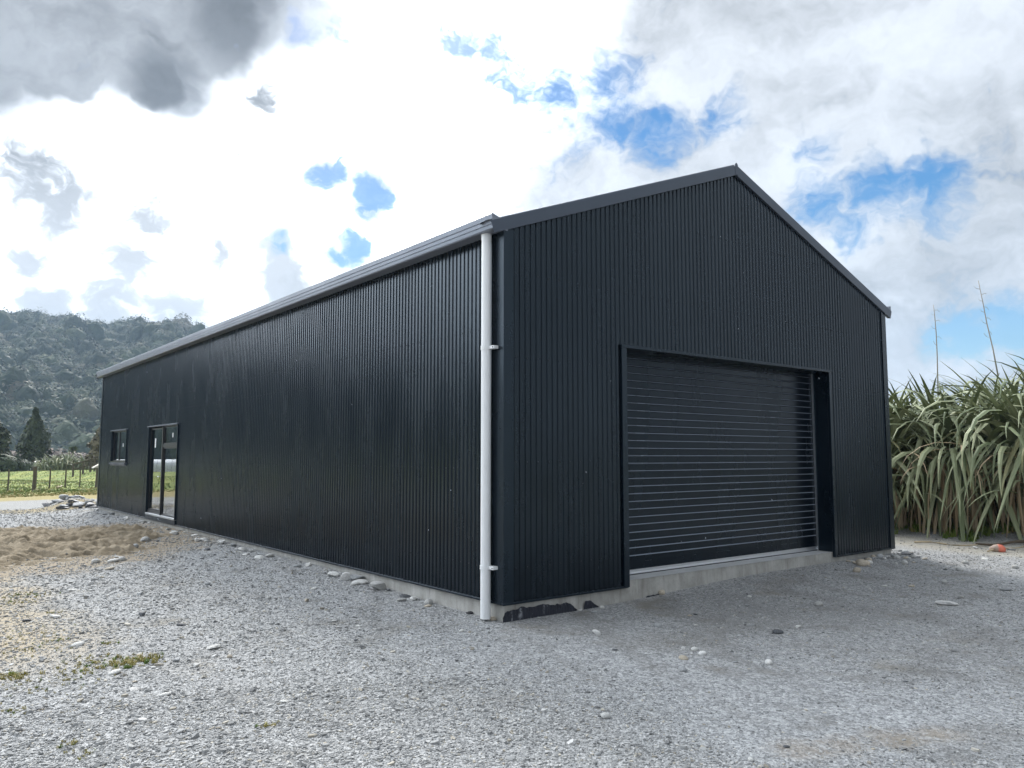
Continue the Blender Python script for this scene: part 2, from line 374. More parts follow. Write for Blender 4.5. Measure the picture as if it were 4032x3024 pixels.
    silt = t.math('MULTIPLY', t.ramp(t.math('ADD', X, t.math('MULTIPLY', t.math('SUBTRACT', mid, .5), 1.2)), 9.3, 10.4), t.ramp(X, 12.6, 11.6))
    c = t.mix(t.math('MULTIPLY', silt, .6), c, (.38, .345, .27))
    t.l.new(c, p.inputs['Base Color'])
    h = t.math('ADD', t.math('MULTIPLY', vd, -.5), t.math('ADD', t.math('MULTIPLY', fine, .6), t.math('MULTIPLY', vf, .35)))
    add_bump(t, p, h, .9, .02)
M['ground'] = mat('gravel_and_pasture_ground', rough=.9, spec=.25, build=f)
gme = np_mesh('ground', np.stack([gx, gy, zz], -1).reshape(-1, 3), fq, M['ground'])
ground = tag(link('ground', gme), kind='structure')

# ------------------------------------------------------------------ the shed
WX, LY = 8.0, 20.0; ZB = .182; PT = .0762; EAVE = 4.10
shed = empty('steel_shed', (0, 0, 0))
tag(shed, 'long dark charcoal ribbed steel shed with gable roof and roller door', 'shed')
def roofz(x): return 4.08 + (4.0 - abs(x - 4.0)) * .372
PROF = [(0, 0), (.034, 0), (.0355, .0014), (.0395, .0096), (.041, .011), (.0695, .011), (.071, .0096), (.075, .0014), (.0762, 0)]
def sheet_mesh(name, s0, s1, ztop, holes, axis_, flip=1, base=.012):
    """ribbed sheet from s0 to s1 along a wall; ztop(s); holes [(a,b,z0,z1)]"""
    br = []
    k = int(math.floor(s0 / PT)) - 1
    while k * PT < s1 + PT:
        for a, d in PROF[:-1]: br.append((k * PT + a, d))
        k += 1
    def depth(s):
        q = (s % PT)
        for (a, d), (b, e) in zip(PROF, PROF[1:]):
            if a <= q <= b: return d + (e - d) * (q - a) / (b - a)
        return 0
    cuts = sorted(set([round(s, 5) for s, _ in br if s0 < s < s1] + [s0, s1] + [round(h[i], 5) for h in holes for i in (0, 1) if s0 < h[i] < s1]))
    mb = MB()
    def P(s, z):
        o = base + depth(s) if not (abs(s - s0) < 1e-6) else base + depth(s + 1e-7)
        return {'L': (-o, s, z), 'G': (s, -o, z), 'R': (WX + o, s, z), 'B': (s, LY + o, z)}[axis_]
    for a, b in zip(cuts, cuts[1:]):
        m = (a + b) / 2; segs = [(ZB + .012, None)]
        for h0, h1, z0, z1 in holes:
            if h0 < m < h1: segs = ([(ZB + .012, z0)] if z0 > ZB + .02 else []) + [(z1, None)]
        for z0, z1 in segs:
            za, zb_ = (ztop(a), ztop(b)) if z1 is None else (z1, z1)
            q = (P(a, z0), P(b, z0), P(b, zb_), P(a, za))
            mb.quad(*(q if axis_ in 'GR' else q[::-1]))
    return mb.mesh(name, M['clad'])
COVER = PT * 10
DOOR = (11.70, 14.24, .18, 2.38); WIN = (16.5, 18.36, 1.42, 2.38); ROLL = (1.79, 6.21, 0, 2.955)
shared = {}
def wall(axis_, length, ztop, holes):
    k = 0
    while k * COVER < length - 1e-4:
        s0, s1 = k * COVER, min((k + 1) * COVER, length)
        hs = [h for h in holes if h[0] < s1 and h[1] > s0]
        b = .012 + (.0016 if k % 2 else 0); k += 1
        if not hs and abs(s1 - s0 - COVER) < 1e-6 and axis_ in 'LR':
            key = (axis_, k % 2)
            if key not in shared: shared[key] = sheet_mesh('cladding_sheet', 0, COVER, ztop, [], axis_, base=b)
            link('cladding_sheet', shared[key], shed, (0, s0, 0))
        elif hs and hs[0][0] <= s0 and hs[0][1] >= s1 and hs[0][2] > .3:          # cut right through by a window: two pieces
            h = hs[0]
            link('cladding_sheet', sheet_mesh('cladding_sheet', s0, s1, lambda q: h[2], [], axis_, base=b), shed)
            link('cladding_sheet', sheet_mesh('cladding_sheet', s0, s1, ztop, [(h[0], h[1], 0, h[3])], axis_, base=b), shed)
        else:
            link('cladding_sheet', sheet_mesh('cladding_sheet', s0, s1, ztop, hs, axis_, base=b), shed)
wall('L', LY, lambda s: EAVE, [DOOR, WIN]); wall('R', LY, lambda s: EAVE, [])
wall('G', WX, lambda s: roofz(s), [ROLL]); wall('B', WX, lambda s: roofz(s), [])
# screws (one part per wall, too small to pick apart)
def screws(axis_, length, rows, holes, zmax):
    mb = MB(); k = 1
    while k * PT < length - .05:
        s = k * PT + .058
        for z in rows:
            if z < zmax(s) - .1 and not any(h[0] - .03 < s < h[1] + .03 and h[2] - .03 < z < h[3] + .03 for h in holes):
                z_ = z + random.uniform(-.004, .004); o = .023; r = .006
                c = {'L': lambda a, b, d: (-o - d, s + a, z_ + b), 'G': lambda a, b, d: (s + a, -o - d, z_ + b)}[axis_]
                i = len(mb.v); n = 6
                for j in range(n): mb.v.append(c(r * 1.35 * math.cos(j * 2 * math.pi / n), r * 1.35 * math.sin(j * 2 * math.pi / n), 0))
                for j in range(n): mb.v.append(c(r * .8 * math.cos(j * 2 * math.pi / n), r * .8 * math.sin(j * 2 * math.pi / n), .006))
                for j in range(n): mb.f.append((i+j, i+(j+1) % n, i+n+(j+1) % n, i+n+j)); mb.m.append(0)
                mb.f.append(tuple(i + n + j for j in range(n))); mb.m.append(0)
        k += 2
    o_ = mb.build('screw_heads', M['screw'], shed); o_['kind'] = 'stuff'
screws('L', LY, (.53, 1.55, 2.72, 3.05), [DOOR, WIN], lambda s: 4.0)
screws('G', WX, (.53, 1.62, 2.72, 3.62, 4.6), [(1.6, 6.35, 0, 3.0)], lambda s: roofz(s))
# foundation
mb = MB().box((.006, .006, -.4), (WX - .006, LY - .006, .245)); fo = mb.build('foundation', M['concrete'], shed)
mb = MB().box((1.80, -.004, .2455), (6.20, .40, .249)); mb.build('door_threshold', M['slab'], shed)
# bitumen membrane patches at the foot of the foundation, ragged top edge
def membrane(x0, x1, top, seed):
    mb = MB(); xs = np.arange(x0, x1, .012); prev = None
    for x in xs:
        t = top * (.55 + .8 * float(fbm(x * 3.5, seed, 4, seed)) - .15 * float(vnoise(x * 31, 3, seed))) * float(sm(x0 - .03, x0 + .03, x)) * float(1 - sm(x1 - .16, x1 + .02, x))
        p = [(x, -.005, -.12), (x, -.005 - .005 * random.random(), t * .5), (x, -.004 - .009 * random.random(), t)]
        if prev:
            for a in range(2): mb.quad(prev[a], p[a], p[a+1], prev[a+1])
        prev = p
    return mb.build('membrane_edge', M['bitumen'], shed, smooth=True)
membrane(-.02, 1.02, .125, 5); membrane(1.10, 1.34, .11, 8); membrane(2.1, 2.5, .055, 12); membrane(3.3, 4.6, .045, 15)
# base flashing (vermin strip) round the foot
mb = MB().box((-.044, .0, ZB - .012), (.004, LY, ZB + .010)); mb.build('base_flashing', M['trim'], shed, bevel=.003)
for a, b in ((-.044, 1.775), (6.215, 8.04)):
    MB().box((a, -.044, ZB - .012), (b, .004, ZB + .010)).build('base_flashing', M['trim'], shed, bevel=.003)
# corner flashings
def corner(xc, sx, legL, name='corner_flashing'):
    pr = [(0, legL), (-.034, legL), (-.034, .075), (-.040, .07), (-.040, -.040), (.095, -.040), (.095, -.012)]
    mb = MB(); mb.extrude([(a * 1, b) for a, b in pr], (xc, 0, ZB), (xc, 0, EAVE - .02), (sx, 0, 0), (0, 1, 0))
    return mb.build(name, M['trim'], shed)
corner(0, 1, .16); corner(WX, -1, .1)
for yc, sy, xc, sx in ((LY, -1, 0, 1), (LY, -1, WX, -1)):
    mb = MB(); mb.extrude([(0, .1), (-.036, .1), (-.036, -.036), (.1, -.036), (.1, 0)], (xc, yc, ZB), (xc, yc, EAVE - .02), (sx, 0, 0), (0, sy, 0)); mb.build('corner_flashing', M['trim'], shed)
# roof sheets
def roof_side(side):
    n = 26
    for k in range(n):
        y0 = -.04 + k * (LY + .08) / n; y1 = y0 + (LY + .08) / n
        mb = MB(); pr = []; m = 10; st = (y1 - y0) / m
        for j in range(m):
            for a, d in PROF[:-1]: pr.append((j * st + a * st / PT, d * 1.3))
        pr.append((y1 - y0, 0))
        x0 = -.10 if side == 0 else WX + .10
        p0 = Vector((x0, y0, roofz(-.10) + .04)); p1 = Vector((4.0, y0, roofz(4) + .04))
        if side: p0, p1 = p1, p0
        mb.extrude(pr, p0, p1, (0, 1, 0), (0, 0, 1)); mb.build('roof_sheet', M['trim'], shed)
roof_side(0); roof_side(1)
MB().extrude([(-.16, -.045), (-.05, .0), (0, .028), (.05, .0), (.16, -.045)], (4, -.05, roofz(4) + .085), (4, LY + .05, roofz(4) + .085), (1, 0, 0), (0, 0, 1)).build('ridge_cap', M['fascia'], shed)
# barge flashings: vertical face, rolled top edge, return onto the roof
def barge(xa, xb, y, sy):
    za, zb = roofz(xa), roofz(xb)
    d = Vector((xb - xa, 0, zb - za)).normalized(); up = Vector((-d.z, 0, d.x)) if d.x > 0 else Vector((d.z, 0, -d.x))
    pr = [(-.004, -.075), (-.056, -.085), (-.060, -.080), (-.060, .052), (-.056, .066), (-.044, .074), (-.02, .078), (.10, .074), (.14, .058)]
    mb = MB(); mb.extrude([(a * sy, b * .93 + .062) for a, b in pr], (xa, y, za), (xb, y, zb), (0, 1, 0), up)
    return mb
def barge_part(xa, xb, y, sy):
    o = barge(xa, xb, y, sy).build('barge_flashing', M['fascia'], shed); return o
barge_part(-.185, 4.0, 0, 1); barge_part(8.185, 4.0, 0, 1); barge_part(-.185, 4.0, LY, -1); barge_part(8.185, 4.0, LY, -1)
mb = MB(); z4 = roofz(4)
mb.extrude([(-.03, -.025), (-.03, .135), (0, .158), (.03, .135), (.03, -.025), (0, -.005)], (4, -.064, z4), (4, -.058, z4), (1, 0, 0), (0, 0, 1), close=True, caps=True); mb.build('barge_apex_cover', M['fascia'], shed)
# gutters: stepped fascia profile with two grooves
def gutter(side):
    s = -1 if side == 0 else 1; x0 = 0 if side == 0 else WX
    pr = [(.0, 4.052), (.185, 4.040), (.197, 4.052), (.199, 4.084), (.192, 4.089), (.192, 4.093), (.200, 4.098), (.201, 4.132), (.194, 4.137), (.194, 4.141), (.202, 4.146), (.203, 4.200), (.196, 4.208), (.186, 4.204),
          (.184, 4.19), (.184, 4.066), (.02, 4.07), (.02, 4.16)]
    g = MB().extrude([(a, b) for a, b in pr], (x0, -.052, 0), (x0, LY + .05, 0), (s, 0, 0), (0, 0, 1)).build('gutter', M['gutter'], shed)
    for y0, y1 in ((-.058, -.053), (LY + .051, LY + .056)):
        MB().extrude([(.0, 4.050), (.19, 4.037), (.2005, 4.05), (.2060, 4.205), (.0, 4.14)], (x0, y0, 0), (x0, y1, 0), (s, 0, 0), (0, 0, 1), close=True, caps=True).build('gutter_end', M['gutter'], g)
    return g
gutter(0); gutter(1)
# ---- roller door
rd = empty('roller_door'); rd.parent = shed
mbs = MB(); H = .0927
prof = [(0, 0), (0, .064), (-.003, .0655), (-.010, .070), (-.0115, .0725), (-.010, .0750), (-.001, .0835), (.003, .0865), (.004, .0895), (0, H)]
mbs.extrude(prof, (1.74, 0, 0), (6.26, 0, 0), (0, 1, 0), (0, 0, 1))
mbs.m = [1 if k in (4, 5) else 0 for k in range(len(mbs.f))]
sl = mbs.mesh('curtain_slat', [M['door'], M['bead_glint']])
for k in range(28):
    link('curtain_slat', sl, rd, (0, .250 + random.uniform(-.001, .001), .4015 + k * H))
MB().box((1.74, .246, .312), (6.26, .262, .4005)).build('bottom_band', M['door'], rd)
MB().extrude([(0, 0), (0, .012), (.006, .018), (.006, .034), (0, .04), (0, .052), (.03, .052), (.03, 0)], (1.80, .232, .262), (6.20, .232, .262), (0, 1, 0), (0, 0, 1), close=True, caps=True).build('bottom_rail', M['alu'], rd)
MB().box((1.80, .238, .2495), (6.20, .256, .2615)).build('bottom_seal', M['screw'], rd)
MB().box((6.186, .222, .25), (6.2085, .244, 2.95)).build('guide_track', M['alu'], rd)
MB().box((1.7915, .222, .25), (1.812, .244, 2.95)).build('guide_track', M['alu'], rd)
# reveals and trims round the opening
MB().box((6.21, -.001, .2495), (6.216, .30, 2.955)).build('door_jamb_lining', M['trim'], shed)
MB().box((1.784, -.001, .2495), (1.79, .30, 2.955)).build('door_jamb_lining', M['trim'], shed)
MB().box((1.784, -.001, 2.955), (6.216, .30, 2.961)).build('door_head_lining', M['trim'], shed)
for a, b in ((1.705, 1.792), (6.208, 6.285)):
    MB().box((a, -.047, ZB - .006), (b, -.002, 2.955)).build('door_jamb_trim', M['trim'], shed, bevel=.003)
MB().box((1.700, -.052, 2.953), (6.29, -.001, 2.992)).build('door_head_trim', M['trim'], shed, bevel=.004)
MB().box((1.5, .31, .24), (6.5, .35, 3.4)).build('door_back_lining', M['dark'], shed)
# ---- windows in the side wall
def surround(o, y0, y1, z0, z1, P=.058, tw=.035):
    """proud folded-steel surround on the side wall (outside is -X)"""
    MB().box((-P, y0, z0), (.03, y0 + tw, z1)).build('jamb_flashing', M['trim'], o, bevel=.003)
    MB().box((-P, y1 - tw, z0), (.03, y1, z1)).build('jamb_flashing', M['trim'], o, bevel=.003)
    MB().extrude([(.03, 0), (-P - .016, 0), (-P - .02, .006), (-P - .018, .026), (.01, .05), (.03, .05)], (0, y0 - .02, z1 - .001), (0, y1 + .02, z1 - .001), (1, 0, 0), (0, 0, 1), close=True, caps=True).build('head_flashing', M['fascia'], o)
def pane(o, y0, y1, z0, z1, x):
    fr = .035
    f = MB(); f.box((x - .02, y0, z0), (x + .02, y0 + fr, z1)); f.box((x - .02, y1 - fr, z0), (x + .02, y1, z1))
    f.box((x - .019, y0 + fr, z0), (x + .019, y1 - fr, z0 + fr)); f.box((x - .019, y0 + fr, z1 - fr), (x + .019, y1 - fr, z1))
    fo_ = f.build('sash_frame', M['frame'], o)
    MB().box((x - .003, y0 + fr - .004, z0 + fr - .004), (x + .003, y1 - fr + .004, z1 - fr + .004)).build('pane', M['glass'], fo_)
    return fo_
win = empty('side_window'); win.parent = shed; win['label'] = 'small two-pane sliding window near the far end'
y0, y1, z0, z1 = WIN[0], WIN[1], 1.50, 2.375
surround(win, y0, y1, z0, z1)
MB().box((-.052, y0 + .035, z0 + .0), (.03, y1 - .035, z0 + .03)).build('sill', M['frame'], win)
MB().extrude([(.03, .006), (-.085, -.012), (-.088, -.035), (-.03, -.09), (-.03, -.03), (.03, -.02)], (0, y0 - .01, z0), (0, y1 + .01, z0), (1, 0, 0), (0, 0, 1), close=True, caps=True).build('sill_flashing', M['fascia'], win)
pane(win, y0 + .036, 17.44, z0 + .031, z1 - .002, -.012); pane(win, 17.40, y1 - .036, z0 + .031, z1 - .002, .028)
MB().box((-.0175, 16.98, 1.93), (-.0155, 17.05, 2.02)).build('sticker', M['sticker'], win)
dr = empty('glazed_side_door'); dr.parent = shed; dr['label'] = 'glazed door with side light in the long wall'
y0, y1, z0, z1 = DOOR[0], DOOR[1], .292, 2.375
surround(dr, y0, y1, z0, z1)
MB().box((-.062, y0 + .035, z0 - .012), (.03, y1 - .035, z0 + .03)).build('sill', M['alu'], dr, bevel=.003)
MB().box((-.05, y0 - .002, ZB - .01), (-.004, y1 + .002, z0 - .013)).build('sill_flashing', M['trim'], dr, bevel=.003)
ym = 12.98
MB().box((-.04, ym - .035, z0 + .031), (.03, ym + .035, z1 - .002)).build('mullion', M['frame'], dr)
MB().box((-.035, y0 + .0355, 1.885), (.03, ym - .0355, 1.945)).build('transom', M['frame'], dr)
pane(dr, y0 + .036, ym - .036, 1.946, z1 - .002, 0); pane(dr, y0 + .036, ym - .036, z0 + .031, 1.884, 0)
dl = pane(dr, ym + .036, y1 - .036, z0 + .10, z1 - .03, .02); dl['label'] = 'door leaf with tall glass pane'
MB().box((-.015, ym + .037, z0 + .031), (.045, y1 - .037, z0 + .0995)).build('kick_rail', M['frame'], dr)
MB().box((-.0075, 12.22, 2.1), (-.0055, 12.29, 2.2)).build('sticker', M['sticker'], dr)
MB().box((.0125, 13.75, 1.88), (.0145, 13.84, 2.1)).build('sticker', M['sticker'], dr)
MB().tube([(.0, 13.12, 1.2), (-.05, 13.12, 1.2), (-.052, 13.22, 1.2)], .011, 8).build('handle', M['alu'], dl)
# ---- downpipe (own thing: clipped to the shed)
dp = empty('downpipe', (-.10, .185, .02)); tag(dp, 'round white plastic downpipe at the near corner of the dark shed', 'downpipe')
mb = MB().tube([(0, 0, 0), (0, 0, 4.03)], .053, 28, caps=False); pm = mb.mesh('pipe', M['pvc'])
pm.polygons.foreach_set('use_smooth', [True] * len(pm.polygons)); link('pipe', pm, dp)
mi = MB().tube([(0, 0, .001), (0, 0, 4.02)], .0495, 20, caps=False).build('pipe_bore', M['pvc'], dp)
MB().tube([(0, 0, 3.955), (0, 0, 4.03)], .056, 28, caps=False).build('outlet_collar', M['pvc'], dp, smooth=True)
for zc in (2.80, .52):
    c = MB()
    for dz in (-.016, .010): c.tube([(0, 0, zc + dz - .005), (0, 0, zc + dz + .009)], .0605, 28, caps=True)
    c.tube([(0, 0, zc - .012), (0, 0, zc + .012)], .0575, 28, caps=True)
    cl = c.build('pipe_clip', M['pvc'], dp)
    MB().box((-.004, -.135, zc - .018), (.060, -.056, zc + .016)).build('clip_ear', M['pvc'], cl, bevel=.003)
    MB().tube([(-.006, -.118, zc - .001), (.0, -.118, zc - .001)], .008, 8).build('clip_screw', M['screw'], cl)

# ------------------------------------------------------------------ sand heap
HC = (-4.5, 11.3, 4.4, 4.1)
def heap_h(x, y):
    x = np.asarray(x, float); y = np.asarray(y, float)
    e = ((x - HC[0]) / HC[2])**2 + ((y - HC[1]) / HC[3])**2 + (fbm(x * .9, y * .9, 4, 31) - .45) * .9
    core = np.clip(1 - e, 0, 1)
    h = .27 * core**.75 * (.55 + .9 * fbm(x * .8, y * .8, 3, 41))
    rough = sm(0, .15, core) * ((fbm(x * 2.6, y * 2.6, 4, 51) - .45) * .20 + (np.abs(vnoise(x * 7, y * 5, 61) - .5)) * -.06 + (vnoise(x * 14, y * 11, 71) - .5) * .06 + (np.abs(fbm(x * 4.2 + y, y * 3.6, 3, 81) - .45)) * -.34 + (vnoise(x * 21, y * 17, 73) - .5) * .035 + .03)
    return np.where(core > 0, h + rough, 0) - .025
def surf(x, y): return np.maximum(gz(x, y), gz(x, y) + heap_h(x, y))
hx, hy = np.meshgrid(np.arange(-9.4, .0, .045), np.arange(6.4, 16.4, .045)); hh = heap_h(hx, hy)
hz = gz(hx, hy) + hh - np.where(hh < -.02, .05, 0)
i2 = np.arange(hx.size).reshape(hx.shape)
hq = np.stack([i2[:-1, :-1], i2[:-1, 1:], i2[1:, 1:], i2[1:, :-1]], -1)
keep = ((hh[:-1, :-1] > -.0249) | (hh[1:, 1:] > -.0249) | (hh[:-1, 1:] > -.0249) | (hh[1:, :-1] > -.0249)).ravel()
hq = hq.reshape(-1, 4)[keep]; used, inv = np.unique(hq, return_inverse=True)
def f(t, p):
    g = geopos(t); n = t.noise(g, 2.2, 5, .65); n2 = t.noise(g, 18, 4, .7)
    c = t.mix(t.ramp(n, .3, .7), (.20, .162, .108), (.315, .265, .192)); c = t.mix(t.ramp(n2, .48, .75, 0, .7), c, (.145, .115, .076))
    t.l.new(c, p.inputs['Base Color']); add_bump(t, p, t.math('ADD', n2, t.noise(g, 60, 3)), .7, .02)
M['sand'] = mat('damp_sand', rough=.95, spec=.2, build=f)
sh = link('sand_heap', np_mesh('sand_heap', np.stack([hx, hy, hz], -1).reshape(-1, 3)[used], inv.reshape(-1, 4), M['sand']))
tag(sh, 'low spread heap of tan sand on the gravel left of the shed', 'sand heap')

# ------------------------------------------------------------------ stones
def rock_mesh(name, kind, seed):
    bm = bmesh.new(); bmesh.ops.create_icosphere(bm, subdivisions=2 if kind != 'chip' else 1, radius=1)
    rs = random.Random(seed); off = Vector((rs.uniform(-50, 50), rs.uniform(-50, 50), rs.uniform(-50, 50)))
    planes = [(Vector((rs.gauss(0, 1), rs.gauss(0, 1), rs.gauss(0, 1))).normalized(), rs.uniform(.30, .62) if kind == 'block' else rs.uniform(.5, .85)) for _ in range(8 if kind == 'block' else 4)]
    fl = {'round': .72, 'block': .7, 'slab': .26, 'flat': .36, 'chip': .3}[kind]
    for v in bm.verts:
        c = v.co.copy()
        if kind in ('block', 'slab', 'chip'):
            for n, d in planes:
                k = c.dot(n)
                if k > d: c -= n * (k - d)
        c *= 1 + (.16 if kind == 'round' or kind == 'flat' else .10 if kind == 'block' else .2) * (mnoise.noise(c * 1.3 + off)) + .06 * mnoise.noise(c * 4 + off)
        c.z *= fl; c.y *= .78
        v.co = c
    me = bpy.data.meshes.new(name); bm.to_mesh(me); bm.free()
    if kind in ('round', 'flat'): me.polygons.foreach_set('use_smooth', [True] * len(me.polygons))
    return me
ROCK = {k: [[rock_mesh('stone', k, 100 * i + j) for j in range(3)] for i in range(1)][0] for k in ('round', 'block', 'slab', 'flat')}
ROCKM = {}
def rock_variant(kind, m):
    j = random.randrange(3); key = (kind, j, m)
    if key not in ROCKM:
        me = ROCK[kind][j].copy(); me.materials.clear(); me.materials.append(M[m]); ROCKM[key] = me
    return ROCKM[key]
FL = {'round': .68, 'block': .66, 'slab': .25, 'flat': .34}
def gpoint(px, py):
    p = ground_at(px, py)
    for _ in range(4): p = ground_at(px, py, float(surf(p.x, p.y)))
    return p
def stone(px, py, wpx, kind, m, label=None, group=None, tall=1.0, tilt=.2):
    """px, py: middle of the stone's foot in the photograph, wpx its width there"""
    p = gpoint(px, py); r = wpx * (p - CAM).length / FPX / 2
    o = link('stone', rock_variant(kind, m), None, (p.x, p.y, p.z + r * FL[kind] * .55 * tall), (random.uniform(-tilt, tilt), random.uniform(-tilt, tilt), random.uniform(0, 6.28)), (r * 1.1, r * 1.1, r * tall))
    tag(o, label or 'small loose stone scattered on the grey gravel yard', 'stone', group if group else (None if label else 'loose stones on the gravel'))
    return o
for a in [
 (571,2136,38,'round','st_pale','large smooth pale boulder on the right slope of the sand heap'),
 (533,2156,25,'round','st_grey','round grey stone just below the biggest pale boulder on the sand'),
 (622,2132,16,'flat','st_dark','thin dark chip on sand right of the pale boulder'),
 (815,2166,26,'flat','st_dark','flat dark stone on gravel below the glazed side door'),
 (376,2216,26,'round','st_pale','pale stone left of the pair at the foot of the sand'),
 (446,2212,38,'flat','st_pale','long pale stone, left one of a touching pair below the sand'),
 (480,2207,27,'round','st_pale','rounded pale stone, right one of a touching pair below the sand'),
 (430,2242,33,'flat','st_tan','buff flattish stone in front of the touching pair'),
 (463,2194,27,'slab','st_pale','thin pale slab behind the touching pair of stones'),
 (549,2344,28,'block','st_grey','lone angular grey stone midway down the left gravel'),
 (558,2424,32,'block','st_dark','dark chunky stone below the lone angular grey one'),
 (104,2446,28,'flat','st_dark','flat dark stone near the left photo edge'),
 (306,2542,40,'flat','st_pale','long flat pale stone at the edge of the weedy patch'),
 (219,2430,40,'slab','st_pale','broad pale slate left of the lone stones'),
 (451,2652,44,'flat','st_pale','long pale stone just below the yellow weeds'),
 (694,2604,30,'block','st_grey','squarish grey stone right of the yellow weeds'),
 (605,2630,20,'flat','st_pale','small pale flat stone right beside the yellow weeds'),
 (528,2718,37,'slab','st_white','square cream white chip on the left foreground gravel'),
 (651,2738,36,'flat','st_pale','pale oval stone right of the square cream chip'),
 (839,2552,58,'slab','st_pale','widest pale slate slab on the left gravel'),
 (675,2456,20,'flat','st_grey','little grey stone right of the dark chunky stone'),
 (714,2463,30,'flat','st_dark','dark flat stone right of the little grey one'),
 (289,2326,34,'slab','st_pale','pale sliver of slate below the sand heap'),
 (29,2650,26,'slab','st_pale','pale slate at the very left edge in the weeds'),
 (160,2792,32,'slab','st_dark','blue dark slate in the bottom left corner'),
 (639,2922,20,'block','st_white','small bright white stone low in the left foreground'),
 (1120,2764,38,'slab','st_pale','pale slate in the middle foreground left of centre'),
 (770,2626,28,'block','st_pale','pale block resting above a small dark one'),
 (780,2638,20,'block','st_dark','small dark block under the pale block'),
 (2349,2500,42,'block','st_white','rough white block in front of the bitumen at the gable corner'),
 (2735,2562,26,'round','st_pale','left pebble of the whitish pair on the damp patch'),
 (2766,2578,27,'round','st_white','speckled white round pebble of the pair on the damp patch'),
 (2691,2594,36,'flat','st_tan','orange tan stone beside the whitish pebble pair'),
 (2688,2642,33,'round','st_grey','blue grey stone below the orange tan one'),
 (3027,2614,30,'round','st_white','egg shaped white stone in the right foreground'),
 (3062,2492,44,'flat','st_dark','dark grey flat stone with pale rim right of the door front'),
 (3224,2384,27,'round','st_pale','pale round stone in front of the roller door right half'),
 (3147,2472,25,'block','st_pale','pale block left of the dark flat stone'),
 (3725,2381,70,'slab','st_white','long white sliver lying flat on the right gravel'),
 (2385,2826,34,'round','st_pale','lone pale stone in the centre foreground'),
 (2590,2468,26,'round','st_grey','grey stone on the damp gravel below the door threshold'),
 (2951,2350,18,'flat','st_pale','small pale stone below the threshold middle'),
 (3960,2325,32,'flat','st_grey','smooth grey oval stone near the right photo edge'),
 (2958,2463,28,'slab','st_grey','thin grey slate left of the pale block'),
 (2605,2340,32,'round','st_tan','tan stone against the foundation left of the threshold'),
 (3913,2638,24,'slab','st_pale','pale chip far right in the foreground gravel'),
 (3391,2226,42,'round','st_tan','large tan boulder against the gable foundation near the far corner'),
 (3374,2252,30,'round','st_tan','smaller tan stone in front of the large tan boulder'),
 (3779,2248,24,'round','st_pale','pale oval stone on open gravel below the lying stick'),
 (3719,2296,22,'round','st_pale','round pale stone nearer than the pale oval one on the right'),
 (3481,2309,20,'flat','st_pale','flat pale pebble below the far gable corner'),
 (3722,2244,15,'flat','st_dark','small dark stone left of the pale oval on the right'),
 (3703,2217,11,'block','st_dark','little black lump on silt right of the shed'),
 (3880,2204,30,'slab','st_pale','pale flat slate below the orange stone'),
 (3840,2160,23,'block','st_pale','pale stone touching the lying stick'),
 (3985,2166,26,'slab','st_grey','grey slate right of the orange stone'),
 (3572,2184,40,'slab','st_dark','dark thin slates stacked beside the far gable corner'),
 (3247,2259,25,'flat','st_grey','grey stone at the right end of the threshold'),
 (1941,2442,26,'round','st_tan','smooth olive pebble at the foot of the white downpipe'),
 (2369,2396,22,'round','st_pale','pale stone against the torn bitumen end'),
 (2282,2405,27,'flat','st_pale','pale stone in front of the bitumen strip'),
 (2121,2436,19,'block','st_pale','small pale stone at the bitumen strip middle'),
 (2340,2411,26,'flat','st_grey','flat grey stone right of the bitumen strip'),
 (1399,2302,32,'flat','st_pale','pale cobble among rubble along the side wall'),
 (1580,2366,37,'flat','st_pale','pale flat rock at the side wall foot'),
 (1688,2378,37,'round','st_pale','rounded pale stone near the downpipe end of the rubble'),
 (1685,2388,28,'flat','st_tan','tan stone in front of the rounded pale rubble stone'),
 (1238,2319,26,'flat','st_pale','pale stone out from the side wall rubble'),
 (1207,2368,32,'block','st_tan','pale buff rock on gravel before the side wall'),
 (1471,2383,23,'slab','st_pale','flat pale slate below the big rubble block'),
 (1316,2448,25,'flat','st_pale','flat pale stone on gravel midway to the downpipe'),
 (1413,2467,27,'slab','st_pale','thin pale slate below the side wall rubble'),
 ]: stone(*a)
# broken concrete rubble leaning on the side wall foundation
for px, py, w_, k, m, tl, lb in [
 (1357,2284,46,'block','st_white',1.7,'tall white broken rock leaning on the side wall foundation'),
 (1415,2284,74,'block','st_grey',.8,'grey broken slab against the side wall behind the flat one'),
 (1417,2296,66,'slab','st_pale',1.0,'flat pale slab in the side wall rubble'),
 (1490,2322,80,'block','st_pale',.95,'biggest pale block of the side wall rubble'),
 (1530,2326,26,'block','st_dark',.8,'dark chunk right of the biggest rubble block'),
 (1305,2270,56,'block','st_pale',.8,'pale lump at the left end of the side wall rubble'),
 (1634,2362,42,'block','st_pale',.9,'pale angular rock at the right part of the rubble'),
 (1594,2350,40,'slab','st_dark',1.0,'dark slate wedged by the foundation right of the rubble')]:
    stone(px, py, w_, k, m, lb, tall=tl)
